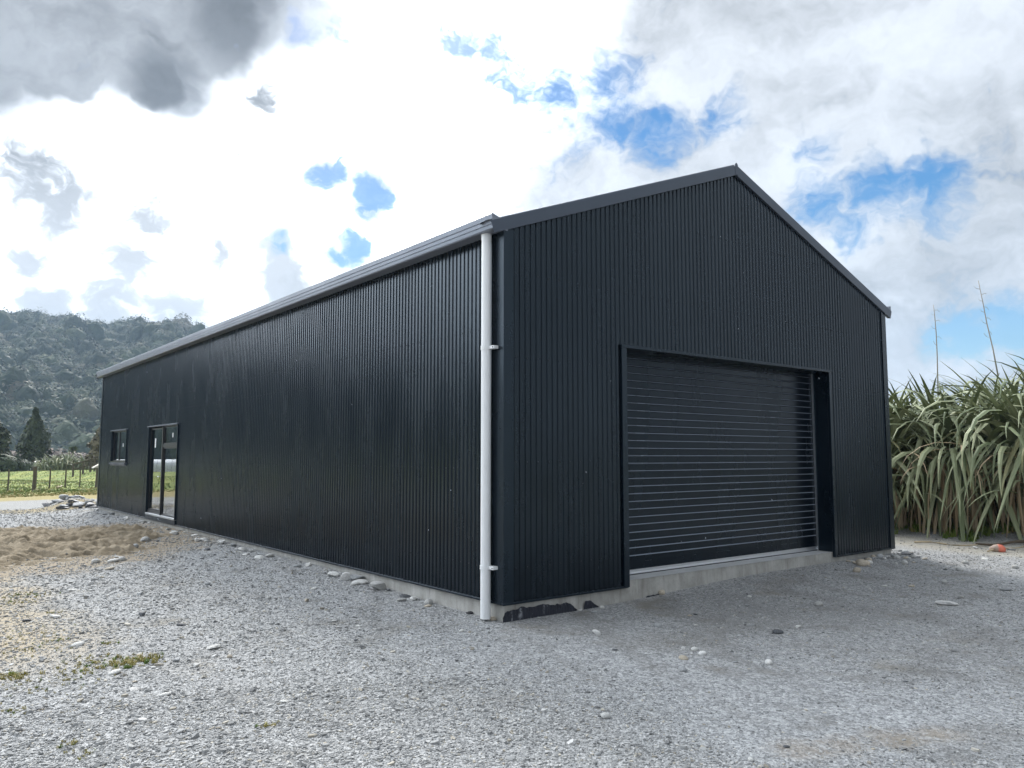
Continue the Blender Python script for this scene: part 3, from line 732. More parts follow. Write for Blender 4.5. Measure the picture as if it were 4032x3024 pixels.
# countless look-alike loose stones
rs = random.Random(5)
def free(x, y): return not (-.05 < x < 8.05 and -.05 < y < 20.05) and float(heap_h(x, y)) < 0 and x < 12.3
n = 0
while n < 75:
    px, py = rs.uniform(-100, 4130), 2120 + 900 * rs.random()**1.25
    p = ground_at(px, py)
    if not free(p.x, p.y): continue
    stone(px, py, rs.uniform(8, 22), rs.choice(['flat', 'slab', 'flat', 'round', 'block']), rs.choice(['st_pale', 'st_grey', 'st_pale', 'st_grey', 'st_dark', 'st_tan'])); n += 1
def ground_stone(x, y, r, kind, m, label, group, dz=0, tilt=.3):
    o = link('stone', rock_variant(kind, m), None, (x, y, float(surf(x, y)) + r * FL[kind] * .5 + dz), (rs.uniform(-tilt, tilt), rs.uniform(-tilt, tilt), rs.uniform(0, 6.28)), r)
    tag(o, label, 'stone', group)
for k in range(48):                                     # backfill along the side wall
    y = 4.5 + 15.5 * rs.random(); x = -.12 - abs(rs.gauss(0, .14))
    ground_stone(x, y, rs.uniform(.03, .10), rs.choice(['block', 'flat', 'slab', 'block']), rs.choice(['st_pale', 'st_grey', 'st_pale', 'st_white']), 'pale rubble stone along the far side wall foundation', 'rubble along the side wall')
for k in range(38):                                     # stones banked at the far gable corner
    x = 6.3 + 1.9 * rs.random(); y = -.10 - abs(rs.gauss(0, .32)) * (.5 + .5 * (x - 6.3))
    ground_stone(x, y, rs.uniform(.02, .07), rs.choice(['flat', 'slab', 'round']), rs.choice(['st_pale', 'st_grey', 'st_grey', 'st_tan']), 'stone banked against the gable foundation right of the door', 'stones banked by the gable corner')
for k in range(42):                                     # slate pile past the far left corner
    a = rs.random() * 6.28; q = rs.random()**.6; x = -.15 + .95 * q * math.cos(a); y = 22.6 + 2.0 * q * math.sin(a)
    ground_stone(x, y, rs.uniform(.10, .22), rs.choice(['slab', 'slab', 'block']), rs.choice(['st_grey', 'st_dark', 'st_dark', 'st_grey']), 'grey slate rock in the pile behind the far left corner', 'slate pile behind the shed', dz=0)
# scraps and sticks
o = stone(3930, 2172, 44, 'round', 'st_orange', 'rounded stone with a bright orange painted side beside the lying stick')
o.rotation_euler = (0, 0, R(-60)); o.name = 'painted_stone'; o['category'] = 'stone'
M['stick'] = mat('dry_stalk', (.42, .34, .22), .8); M['stickd'] = mat('dark_stalk', (.10, .075, .05), .8)
def lying(name, a, b, r, m, label, sag=.02):
    pts = []
    for t in np.linspace(0, 1, 9):
        p = gpoint(a[0] + (b[0] - a[0]) * t, a[1] + (b[1] - a[1]) * t); pts.append((p.x, p.y, float(surf(p.x, p.y)) + r + .01 + .02 * math.sin(t * 7)))
    o = MB().tube(pts, [r * (1.1 - .5 * t) for t in np.linspace(0, 1, 9)], 7).build(name, M[m], smooth=True); tag(o, label, 'stick')
lying('dry_stalk', (3600, 2140), (3850, 2153), .016, 'stick', 'pale thin dry flax stalk lying left of the orange stone')
lying('dry_stalk', (4060, 2143), (3845, 2152), .03, 'stickd', 'thick brown stalk lying behind the orange stone')
lying('dry_stalk', (3890, 2176), (4060, 2150), .014, 'stick', 'thin pale stalk running from the orange stone to the right edge')
lying('dry_stalk', (225, 1925), (243, 1917), .05, 'stick', 'pale stick lying in the grass by the wire fence')
def crumple(name, px, py, w_, m, label, cat, seed, h=.5):
    p = gpoint(px, py); r = w_ * (p - CAM).length / FPX / 2
    bm = bmesh.new(); bmesh.ops.create_icosphere(bm, subdivisions=3, radius=1)
    for v in bm.verts:
        c = v.co.copy(); q = c * 1.9 + Vector((seed, 2, 1)); c *= 1 - .55 * abs(mnoise.noise(q)) - .3 * abs(mnoise.noise(q * 2.3)); c.z *= h; v.co = c * r
    me = bpy.data.meshes.new(name); bm.to_mesh(me); bm.free(); me.materials.append(m)
    tag(link(name, me, None, (p.x, p.y, p.z + r * h * .5)), label, cat)
crumple('plastic_scrap', 3672, 2092, 34, mat('crumpled_plastic', (.62, .63, .65), .3), 'crumpled whitish plastic scrap under the flax leaves', 'litter', 3, .8)
crumple('black_scrap', 1852, 2416, 40, mat('black_rubber_scrap', (.012, .012, .015), .5), 'black scrap of plastic left of the downpipe foot', 'litter', 9, .3)

# ------------------------------------------------------------------ scatter helper (geometry nodes) for uncountable stuff
def scatter(name, P, rot, scl, idx, variants, label=None):
    me = bpy.data.meshes.new(name); me.vertices.add(len(P)); me.vertices.foreach_set('co', np.asarray(P, np.float32).ravel())
    for nm, ty, key, arr in (('rot', 'FLOAT_VECTOR', 'vector', rot), ('scl', 'FLOAT_VECTOR', 'vector', scl), ('idx', 'INT', 'value', idx)):
        at = me.attributes.new(nm, ty, 'POINT'); at.data.foreach_set(key, np.asarray(arr, np.int32 if ty == 'INT' else np.float32).ravel())
    me.update()
    vc = bpy.data.collections.new(name + '_variants')
    for i, vm in enumerate(variants): vc.objects.link(bpy.data.objects.new('%s_variant_%02d' % (name, i), vm))
    ng = bpy.data.node_groups.new(name + '_scatter', 'GeometryNodeTree')
    ng.interface.new_socket('Geometry', in_out='INPUT', socket_type='NodeSocketGeometry'); ng.interface.new_socket('Geometry', in_out='OUTPUT', socket_type='NodeSocketGeometry')
    N, L = ng.nodes, ng.links
    gi, go = N.new('NodeGroupInput'), N.new('NodeGroupOutput'); iop = N.new('GeometryNodeInstanceOnPoints'); ci = N.new('GeometryNodeCollectionInfo')
    ci.inputs[0].default_value = vc; ci.inputs['Separate Children'].default_value = True; ci.inputs['Reset Children'].default_value = True
    def attr(nm, ty): n = N.new('GeometryNodeInputNamedAttribute'); n.data_type = ty; n.inputs[0].default_value = nm; return n.outputs[0]
    e2r = N.new('FunctionNodeEulerToRotation'); L.new(attr('rot', 'FLOAT_VECTOR'), e2r.inputs[0])
    L.new(gi.outputs[0], iop.inputs['Points']); L.new(ci.outputs[0], iop.inputs['Instance']); iop.inputs['Pick Instance'].default_value = True
    L.new(attr('idx', 'INT'), iop.inputs['Instance Index']); L.new(e2r.outputs[0], iop.inputs['Rotation']); L.new(attr('scl', 'FLOAT_VECTOR'), iop.inputs['Scale'])
    L.new(iop.outputs[0], go.inputs[0])
    o = link(name, me); md = o.modifiers.new('scatter', 'NODES'); md.node_group = ng
    tag(o, label, None, None, 'stuff'); return o

# ------------------------------------------------------------------ gravel chips
def chip_mat(name, stops, rough=.6):
    def f(t, p):
        r = objrand(t); c = t.cramp(r, stops); n = t.noise(objco(t), 2.2, 2, .6)
        c = t.mix(t.ramp(n, .35, .7, 0, .4), c, (.28, .28, .27))
        t.l.new(t.mix(t.math('MULTIPLY', damp_mask(t, geopos(t)), .45), c, (.15, .147, .138)), p.inputs['Base Color'])
    return mat(name, rough=.8, spec=.2, build=f)
M['chip'] = chip_mat('slate_chip', [(.0, (.085, .088, .09)), (.2, (.21, .215, .216)), (.5, (.32, .325, .323)), (.85, (.40, .402, .393)), (1, (.57, .568, .555))])
M['chipt'] = chip_mat('buff_chip', [(.0, (.22, .20, .16)), (.5, (.38, .35, .29)), (1, (.60, .56, .48))])
def chip_mesh(seed, th, m):
    r_ = random.Random(seed); n = r_.randint(5, 7); mb = MB(); top, bot = [], []
    for j in range(n):
        a = 2 * math.pi * (j + r_.uniform(-.3, .3)) / n; q = r_.uniform(.35, .55)
        x, y = q * math.cos(a), q * .68 * math.sin(a); bot.append((x, y, -th * .5)); top.append((x * .86, y * .86, th * (.5 + r_.uniform(-.15, .15))))
    mb.v = bot + top
    for j in range(n): mb.f.append((j, (j+1) % n, n+(j+1) % n, n+j)); mb.m.append(0)
    mb.f.append(tuple(range(n, 2 * n))); mb.m.append(0)
    return mb.mesh('chip', M[m])
chips = [chip_mesh(i, [.22, .3, .18, .4, .25, .3][i], 'chip') for i in range(6)] + [chip_mesh(20 + i, .35, 'chipt') for i in range(2)]
pb = rock_mesh('chip', 'chip', 3); pb.materials.append(M['chip']); pb.transform(Matrix.Scale(.5, 4)); chips.append(pb)
N_ = 480000
u = rng.random(N_); rr = np.where(rng.random(N_) < .33, np.sqrt(2.6**2 + u * (6.2**2 - 2.6**2)), 6.2 * np.exp(u * math.log(30 / 6.2)))
th = R(38.07) + (rng.random(N_) - .5) * R(92)
X_ = CAM.x + rr * np.sin(th); Y_ = CAM.y + rr * np.cos(th)
# 1/r^2 weighting is implied by the log sampling; thin it out in patches of damp fines
patch = fbm(X_ * .55, Y_ * .55, 4, 77)
left = 1 - sm(-2.5, 1.5, X_ - .25 * Y_)
ok = ~((X_ > -.03) & (X_ < 8.03) & (Y_ > -.03) & (Y_ < 20.03)) & (heap_h(X_, Y_) < np.where(rng.random(N_) < .12, .05, .0)) & (Y_ < 27.5 + 2 * (fbm(X_ * .5, Y_ * .5, 3, 5) - .5)) & (X_ < 12.6)
ok &= rng.random(N_) < np.clip(1.0 - 4.2 * np.clip(patch - .46, 0, 1) * (1.5 - left), .10, 1)
ok &= rng.random(N_) < 1 - .6 * sm(8.5, 10.5, X_) * (1 - .0)
X_, Y_, rr, left = X_[ok], Y_[ok], rr[ok], left[ok]
n_ = len(X_)
size = .0072 * np.exp(rng.normal(0, .42, n_)) * (1 + .45 * left) * np.maximum(1, rr / 6.5)**.62 * np.where(rng.random(n_) < .03, 2.0, 1)
size = np.minimum(size, .06)
P = np.stack([X_, Y_, surf(X_, Y_) + size * .10], -1)
rot = np.stack([rng.normal(0, .22, n_), rng.normal(0, .22, n_), rng.random(n_) * 6.283], -1)
scl = np.stack([size * 1.35, size * 1.2, size * rng.uniform(.7, 1.5, n_)], -1)
buff = rng.random(n_) < .05 + .5 * (1 - sm(-4.6, -3.2, X_)) * sm(-1, 3, Y_) + .35 * sm(9, 10.5, X_)
idx = np.where(buff, rng.integers(6, 8, n_), np.where(rng.random(n_) < .15, 8, rng.integers(0, 6, n_)))
scatter('gravel', P, rot, scl, idx, chips, 'loose grey slate gravel covering the yard')
print('gravel', n_)

# ------------------------------------------------------------------ grass
def blade_mat(name, lo, hi):
    def f(t, p):
        t.l.new(t.mix(objrand(t), lo, hi), p.inputs['Base Color']); p.inputs['Transmission Weight'].default_value = 0
        p.inputs['Subsurface Weight'].default_value = 0
    return mat(name, rough=.6, spec=.3, build=f)
M['grass'] = blade_mat('green_grass', (.085, .145, .022), (.20, .26, .05)); M['grassy'] = blade_mat('yellow_grass', (.24, .22, .06), (.40, .34, .13))
def tuft(seed, m, n=12, h=1.0, lean=.55):
    r_ = random.Random(seed); mb = MB()
    for k in range(n):
        a = r_.uniform(0, 6.28); l = r_.uniform(.55, 1) * h; b = r_.uniform(.1, lean); x, y = r_.uniform(-.25, .25), r_.uniform(-.25, .25); wd = r_.uniform(.025, .05) * 1.4
        d = Vector((math.cos(a), math.sin(a), 0)); s_ = Vector((-d.y, d.x, 0)) * wd; p0 = Vector((x, y, -.05)); p1 = p0 + d * l * b * .4 + Vector((0, 0, l * .6)); p2 = p0 + d * l * b * 1.3 + Vector((0, 0, l * (1 - b * .4)))
        mb.quad(p0 - s_, p0 + s_, p1 + s_ * .8, p1 - s_ * .8); mb.tri(p1 - s_ * .8, p1 + s_ * .8, p2)
    return mb.mesh('tuft', M[m])
tufts = [tuft(i, 'grass') for i in range(4)] + [tuft(10 + i, 'grassy') for i in range(3)]
gp, gs, gi_ = [], [], []
n = 26000; u = rng.random(n); yv = 30.5 + 75 * u**1.8; xv = -30 + rng.random(n) * 62
xv = np.where(rng.random(n) < .55, -4 + rng.random(n) * (10 + .12 * yv), xv)
edge = 31.2 + 2.5 * (fbm(xv * .5, yv * .5, 3, 5) - .5)
yellow = rng.random(n) < .20 + .6 * (1 - sm(31, 35, yv)) + .35 * (fbm(xv * .3, yv * .12, 3, 8) > .52)
k_ = yv > edge; gp.append(np.stack([xv, yv, gz(xv, yv)], -1)[k_]); gs.append((rng.uniform(.04, .10, n) * (1 + .7 * np.exp(-((yv - 35.5) / 2.0)**2)))[k_]); gi_.append(np.where(yellow, rng.integers(4, 7, n), rng.integers(0, 4, n))[k_])
# bank grass under the flax
n = 2600; xv = 12.0 + rng.random(n) * 4.5; yv = -4 + rng.random(n) * 12; k_ = (fbm(xv * 1.3, yv * 1.3, 4, 15) > .50)
gp.append(np.stack([xv, yv, gz(xv, yv)], -1)[k_]); gs.append(rng.uniform(.05, .24, n)[k_]); gi_.append(np.where(rng.random(n) < .12, 5, rng.integers(0, 4, n))[k_])
# weeds in the left gravel
for px, py, rad, cnt, sc_ in ((535,2610,.16,70,.085),(360,2625,.26,70,.06),(430,2612,.2,50,.05),(40,2668,.12,40,.08),(80,2345,.25,40,.07),(60,2370,.2,30,.06),(440,2540,.07,14,.05),(235,2525,.06,10,.05),(115,2552,.06,10,.05),(1050,2866,.05,16,.05),(265,2940,.06,14,.045),(60,2805,.08,14,.045),(320,2985,.08,14,.045),(150,2700,.3,30,.045),(30,2560,.5,60,.045),(90,2500,.4,50,.045),(210,2415,.06,12,.05),(200,2700,.35,40,.04)):
    p = ground_at(px, py); a = rng.normal(0, 1, (cnt, 2)) * rad * .6; xv = p.x + a[:, 0]; yv = p.y + a[:, 1]
    gp.append(np.stack([xv, yv, gz(xv, yv)], -1)); gs.append(rng.uniform(.28, .65, cnt) * sc_); gi_.append(np.where(rng.random(cnt) < .82, rng.integers(4, 7, cnt), rng.integers(0, 4, cnt)))
P = np.concatenate(gp); sc_ = np.concatenate(gs); ii = np.concatenate(gi_); n = len(P)
scatter('grass', P, np.stack([rng.normal(0, .1, n), rng.normal(0, .1, n), rng.random(n) * 6.283], -1), np.stack([sc_ * 1.3, sc_ * 1.3, sc_], -1), ii, tufts, 'pasture grass and weed tufts')

# ------------------------------------------------------------------ flax bushes
def leaf_mat(name, lo, hi, rough=.55):
    def f(t, p):
        r = objrand(t); n = t.noise(t.vmath('MULTIPLY', objco(t), (1, 1, 1)), 2.5, 3, .6); isl = t.new('ShaderNodeNewGeometry').outputs['Random Per Island']
        c = t.mix(t.math('FRACT', t.math('ADD', r, isl)), lo, hi); c = t.mix(t.ramp(n, .5, .75, 0, .45), c, tuple(min(1, a * 1.5 + .02) for a in hi)); t.l.new(c, p.inputs['Base Color'])
    return mat(name, rough=rough, spec=.3, build=f)
M['flax'] = leaf_mat('flax_leaf', (.115, .145, .07), (.30, .325, .19)); M['flaxd'] = leaf_mat('dead_flax_leaf', (.28, .20, .115), (.48, .385, .25), .7)
M['flaxy'] = leaf_mat('yellowing_flax_leaf', (.19, .20, .09), (.33, .32, .17))
def leaf_mesh(mode, seed, m, wd=.0155, nseg=11):
    r_ = random.Random(seed)
    th0, bend, fold = {'up': (r_.uniform(70, 86), r_.uniform(30, 75), None), 'arch': (r_.uniform(60, 84), r_.uniform(125, 175), None),
                       'fold': (r_.uniform(55, 84), r_.uniform(30, 70), r_.uniform(.40, .66)), 'low': (r_.uniform(20, 42), r_.uniform(50, 80), None), 'dead': (r_.uniform(40, 72), r_.uniform(90, 130), r_.choice([None, .3, .4]))}[mode]
    side = r_.uniform(-.25, .25); p = Vector((0, 0, 0)); th = R(th0); L = 1 / nseg; pts = [p.copy()]; yaw = 0; tilt = []
    for k in range(nseg):
        t = (k + .5) / nseg
        d = R(bend) * (2.2 * t**1.3) / nseg
        if fold and abs(t - fold) < .5 / nseg: d += R(r_.uniform(80, 120))
        th -= d; th = max(th, R(-86)); yaw += side / nseg * 2 * t
        p = p + Vector((math.cos(th) * math.cos(yaw), math.cos(th) * math.sin(yaw), math.sin(th))) * L; pts.append(p.copy())
    mb = MB(); tw = r_.uniform(-.5, .5)
    for k, q in enumerate(pts):
        t = k / nseg; wv = wd * min(1, .5 + 1.4 * t) * (1 if t < .55 else max(.04, 1 - ((t - .55) / .45)**1.7))
        tg = (pts[min(k + 1, nseg)] - pts[max(k - 1, 0)]).normalized(); sv = Vector((-math.sin(yaw * t), math.cos(yaw * t), 0)); nv_ = tg.cross(sv)
        a = tw * t; sv2 = sv * math.cos(a) + nv_ * math.sin(a); nv2 = tg.cross(sv2).normalized()
        mb.v += [tuple(q - sv2 * wv - nv2 * wv * .35), tuple(q), tuple(q + sv2 * wv - nv2 * wv * .35)]
    for k in range(nseg):
        for j in range(2): mb.f.append((3*k+j, 3*k+j+1, 3*k+j+4, 3*k+j+3)); mb.m.append(0)
    me = mb.mesh('leaf', M[m]); return me
LV = {'up': [leaf_mesh('up', i, 'flax', .014) for i in range(7)], 'arch': [leaf_mesh('arch', 20 + i, 'flax') for i in range(9)], 'fold': [leaf_mesh('fold', 40 + i, 'flax') for i in range(9)],
      'low': [leaf_mesh('low', 60 + i, 'flax') for i in range(5)], 'dead': [leaf_mesh('dead', 80 + i, 'flaxd', .0095) for i in range(7)], 'yel': [leaf_mesh('fold', 100 + i, 'flaxy') for i in range(4)] + [leaf_mesh('arch', 110 + i, 'flaxy') for i in range(3)]}
rf = random.Random(21)
def leaf_pose(L, dead):
    q = rf.random()
    md = 'dead' if dead else ('up' if q < .26 else 'arch' if q < .53 else 'fold' if q < .85 else 'low' if q < .91 else 'yel')
    a = rf.uniform(0, 6.283); rad = abs(rf.gauss(0, .30)) * (.5 if md == 'up' else 1); aa = a + rf.gauss(0, .5)
    s_ = L * {'up': rf.uniform(.75, 1.08), 'arch': rf.uniform(.85, 1.25), 'fold': rf.uniform(.55, 1.25), 'low': rf.uniform(.6, .85), 'dead': rf.uniform(.6, 1.05), 'yel': rf.uniform(.7, 1.1)}[md]
    return md, rf.choice(LV[md]), (rad * math.cos(a), rad * math.sin(a), rf.uniform(0, .15)), (rf.gauss(0, .07), rf.gauss(0, .07), aa), (s_, s_ * rf.uniform(.85, 1.3), s_)
def flax(x, y, L, n, label, dead=30, more=220):
    e = empty('flax_bush', (x, y, float(gz(x, y)) - .03)); tag(e, label, 'flax bush', 'flax bushes right of the shed')
    base = MB(); base.tube([(0, 0, -.1), (0, 0, .2)], [.3, .12], 10); base.build('root_crown', M['flaxd'], e)
    for k in range(n + dead):
        md, me, lo, ro, sc_ = leaf_pose(L, k >= n)
        link('leaf' if md != 'dead' else 'dead_leaf', me, e, lo, ro, sc_)
    mb = MB()                                                  # the leaves past the limit, one joined part
    for k in range(more):
        md, me, lo, ro, sc_ = leaf_pose(L * .92, k % 4 == 0)
        mx = Matrix.LocRotScale(Vector(lo), Euler(ro), Vector(sc_)); i = len(mb.v); mi = {'dead': 1, 'yel': 2}.get(md, 0)
        mb.v += [tuple(mx @ v.co) for v in me.vertices]
        for p_ in me.polygons: mb.f.append(tuple(i + q for q in p_.vertices)); mb.m.append(mi)
    o = mb.build('inner_leaves', [M['flax'], M['flaxd'], M['flaxy']], e); o['kind'] = 'stuff'
    return e
FB = [(13.6, 3.0, 3.5, 250, 'flax bush nearest the shed wall in the right hedge'),
      (13.9, 1.35, 3.5, 265, 'broad drooping flax bush in the middle of the right hedge front'),
      (14.0, -.30, 3.6, 265, 'big flax bush at the front right of the hedge by the photo edge'),
      (14.6, -2.0, 3.3, 150, 'flax bush cut off by the right photo edge'),
      (15.2, 4.9, 3.4, 180, 'flax bush half hidden behind the far gable corner'),
      (16.0, 3.1, 3.3, 150, 'flax bush in the back row, left of the pale flower stalk'),
      (16.3, 1.3, 3.4, 160, 'tall flax bush in the back row carrying the short flower stalk'),
      (16.2, -.7, 3.8, 160, 'tallest flax bush at the back right carrying the long flower stalk')]
fb_obj = [flax(x, y, L, n, lb, 120 if i < 4 else 25, 260 if i < 4 else 200) for i, (x, y, L, n, lb) in enumerate(FB)]
# dry flower stalks rise out of the back bushes
def stalk(parent, pts, r, nb, seed):
    r_ = random.Random(seed); ps = [p - parent.location for p in pts]
    st = MB().tube(ps, [r * (1 - .6 * k / (len(ps) - 1)) for k in range(len(ps))], 7).build('flower_stalk', M['stalk'], parent, smooth=True)
    b = MB(); n = len(ps)
    for k in range(nb):
        t = .35 + .62 * k / nb; i = min(int(t * (n - 1)), n - 2); q = ps[i].lerp(ps[i+1], t * (n - 1) - i); s_ = 1 if k % 2 else -1
        side = Vector((RM.col[0])) * s_ * r_.uniform(.06, .15) + Vector((0, 0, r_.uniform(-.04, .08)))
        b.tube([q, q + side * .6, q + side + Vector((0, 0, -.05 * s_))], [r * .35, r * .3, r * .22], 5)
    st2 = b.build('flower_branches', M['stalk'], st); st2['kind'] = 'stuff'
M['stalk'] = mat('dry_flower_stalk', (.33, .31, .27), .8)
def pxpts(lst, D): return [at_dist(a, b_, D) for a, b_ in lst]
stalk(fb_obj[6], pxpts([(3694,1560),(3690,1395),(3686,1310),(3680,1240),(3675,1200)], 21.5), .016, 6, 1)
stalk(fb_obj[7], pxpts([(3930,1480),(3910,1375),(3885,1270),(3870,1190),(3852,1105)], 21.5), .018, 9, 2)

# ------------------------------------------------------------------ paddock fence, posts and rails
def f(t, p):
    g = geopos(t); n = t.noise(t.vmath('MULTIPLY', g, (1, 1, .2)), 14, 4, .6)
    t.l.new(t.mix(n, (.06, .048, .034), (.15, .13, .10)), p.inputs['Base Color'])
M['post'] = mat('weathered_post', rough=.9, build=f); M['wire'] = mat('fence_wire', (.25, .25, .25), .5, .6); M['cap'] = mat('pale_board', (.55, .52, .46), .8)
fen = empty('wire_fence', (0.5, 38, 0)); tag(fen, 'post and wire fence along the edge of the green paddock', 'fence')
fposts = [(-160,1940,13,1.2),(-60,1938,5,1.05),(30,1935,5,1.02),(132,1934,12,1.12),(194,1926,5,1.02),(256,1921,5,.98),(313,1919,4,.95),(380,1920,12,1.05)]
tops = []
for px, py, wpx, h in fposts:
    p = ground_at(px, py, float(gz(*ground_at(px, py).xy))); r = wpx * (p - CAM).length / FPX / 2; z0 = float(gz(p.x, p.y)) - .05
    b_ = MB().tube([(p.x, p.y, z0), (p.x + r * .3, p.y, z0 + h * .6), (p.x + r * .2, p.y, z0 + h + .05)], [r * 1.05, r, r * .97], 9)
    o = b_.build('post', M['post'], fen, smooth=False); o.location = -fen.location; tops.append((p.x, p.y, z0, h))
for k in range(5):
    w_ = MB().tube([(x, y, z + (h - .1) * (k + 1) / 5.) for x, y, z, h in tops], .004, 4).build('wire', M['wire'], fen); w_.location = -fen.location
p = ground_at(392, 1921); MB().extrude([(-.35, 0), (.35, 0), (.30, .05), (0, .22), (-.30, .05)], (p.x, p.y - .1, 1.05), (p.x, p.y + .5, 1.05), (1, 0, 0), (0, 0, 1), close=True, caps=True).build('letter_box', M['cap'])
lbx = bpy.data.objects['letter_box']; lbx.name = 'post_cap'; lbx.parent = fen; lbx.location = -fen.location
rf2 = empty('rail_fence', (6.5, 66, 0)); tag(rf2, 'dark timber rail fence standing behind the wire fence near the shed', 'fence')
rp = []
for px, py in ((287, 1872), (326, 1868), (355, 1866), (371, 1869), (400, 1869)):
    q = at_dist(px, py, 70); z0 = float(gz(q.x, q.y)); rp.append((q.x, q.y, z0))
    o = MB().tube([(q.x, q.y, z0 - .1), (q.x, q.y, z0 + 1.0)], .075, 8).build('post', M['post'], rf2); o.location = -rf2.location
for dz in (.95, .55):
    for a, b_ in zip(rp, rp[1:]):
        o = MB().tube([(a[0], a[1], a[2] + dz), (b_[0], b_[1], b_[2] + dz)], .05, 6).build('rail', M['post'], rf2); o.location = -rf2.location
# ------------------------------------------------------------------ paddock clumps
M['clump'] = mat('dark_clump', (.02, .02, .018), .9)
for px, py, w_, lb in ((39, 1903, 9, 'small dark clump in the paddock beside a thin post'), (93, 1911, 11, 'dark clump in the paddock left of the thick post')):
    p = ground_at(px, py, -.1); e = empty('dark_clump', (p.x, p.y, float(gz(p.x, p.y)))); tag(e, lb, 'clump', 'dark clumps in the paddock')
    mb = MB(); r_ = random.Random(px); R0 = w_ * (p - CAM).length / FPX / 2
    for k in range(40):
        d = Vector((r_.gauss(0, 1), r_.gauss(0, 1), abs(r_.gauss(0, .8)))).normalized(); s_ = Vector((-d.y, d.x, .2)).normalized() * R0 * .18; q = d * R0 * r_.uniform(.2, .4)
        mb.tri(q - s_, q + s_, d * R0 * r_.uniform(.9, 1.3))
    mb.build('tussock', M['clump'], e)

# ------------------------------------------------------------------ trees and shrubs in the middle distance
def fol_mat(name, lo, hi):
    def f(t, p):
        g = geopos(t); n = t.noise(g, 1.3, 3, .6); n2 = t.noise(g, 9, 2, .6)
        t.l.new(t.mix(t.ramp(n2, .3, .7), t.mix(n, lo, hi), t.mix(n, tuple(a * .55 for a in lo), lo)), p.inputs['Base Color'])
    return mat(name, rough=.65, spec=.3, build=f)
M['conifer'] = fol_mat('conifer_foliage', (.040, .060, .022), (.10, .115, .04)); M['willow'] = fol_mat('brown_willow_foliage', (.13, .115, .06), (.22, .19, .11))
M['shrub'] = fol_mat('shrub_foliage', (.06, .085, .04), (.14, .165, .085)); M['bare'] = fol_mat('bare_twigs', (.16, .11, .08), (.24, .18, .13)); M['bark'] = mat('bark', (.10, .08, .06), .9)
M['cab'] = fol_mat('cabbage_foliage', (.07, .10, .03), (.15, .18, .06))
def crown_cards(mb, fn, n, size, r_):
    for k in range(n):
        c, d = fn(r_); u_ = d.orthogonal().normalized(); u_ = (Matrix.Rotation(r_.uniform(0, 6.28), 3, d) @ u_); v_ = d.cross(u_); s_ = size * r_.uniform(.6, 1.3)
        mb.quad(c - u_ * s_ - v_ * s_ * .35, c + u_ * s_ * .8 - v_ * s_ * .45, c + u_ * s_ + v_ * s_ * .4, c - u_ * s_ * .7 + v_ * s_ * .5)
def conifer(x, y, h, rad, m, label, seed, n=2600, size=.22, name='conifer_tree'):
    r_ = random.Random(seed); z0 = float(gz(x, y)) - .05; e = empty(name, (x, y, z0)); tag(e, label, 'tree')
    MB().tube([(0, 0, 0), (.03, 0, h * .5), (0, 0, h * .97)], [h * .022, h * .014, .01], 8).build('trunk', M['bark'], e)
    off = Vector((seed * 3.1, 1, 2)); mb = MB()
    def fn(r_):
        while True:
            t = r_.random()**.75; a = r_.uniform(0, 6.28)
            rm = rad * (.25 + .75 * math.sin(min(1, (1 - t) * 1.25 + .12) * math.pi / 2)) * (1 if t < .55 else (1 - (t - .55) / .45 * .88))
            lump = 1 + .45 * mnoise.noise(Vector((math.cos(a) * 1.4, math.sin(a) * 1.4, t * 7)) + off)
            if mnoise.noise(Vector((math.cos(a) * 2.2, math.sin(a) * 2.2, t * 11)) + off) < -.28: continue
            q = rm * lump * (1 - .55 * r_.random()**2); c = Vector((q * math.cos(a), q * math.sin(a), h * (.10 + .90 * t) - q * .12))
            return c, Vector((math.cos(a) * .7 + r_.gauss(0, .35), math.sin(a) * .7 + r_.gauss(0, .35), .5 + r_.gauss(0, .3))).normalized()
    crown_cards(mb, fn, n, size, r_); mb.build('crown', m, e); return e
def bush(x, y, rx, h, m, label, group, seed, name='shrub', n=700, size=.18, cat='shrub', up=0):
    r_ = random.Random(seed); z0 = float(gz(x, y)) - .05; e = empty(name, (x, y, z0)); tag(e, label, cat, group); off = Vector((seed * 1.7, 4, 2))
    tk = MB()
    for k in range(3): tk.tube([(0, 0, 0), (r_.uniform(-.3, .3) * rx, r_.uniform(-.3, .3) * rx, h * .7)], [.07, .02], 5)
    tk.build('stems', M['bark'], e); mb = MB()
    def fn(r_):
        d = Vector((r_.gauss(0, 1), r_.gauss(0, 1), r_.gauss(0, .8))).normalized(); k = (1 + .5 * mnoise.noise(d * 1.9 + off)) * (1 - .45 * r_.random()**2)
        c = Vector((d.x * rx * k, d.y * rx * k, h * .5 + d.z * h * .5 * k)); c.z = max(c.z, .05)
        return c, (d + Vector((0, 0, .4 + up))).normalized()
    crown_cards(mb, fn, n, size, r_); mb.build('crown', m, e); return e
def spot(px, D): p = at_dist(px, 1795, D); return p.x, p.y
conifer(*spot(131, 112), 7.7, 1.65, M['conifer'], 'dark narrow conifer standing alone behind the wire fence', 4)
conifer(*spot(-38, 104), 7.0, 1.8, M['conifer'], 'conifer cut off by the left photo edge', 9)
conifer(*spot(402, 96), 5.4, 1.35, M['willow'], 'brownish tree half hidden by the far shed corner', 14, n=1700, name='brown_tree')
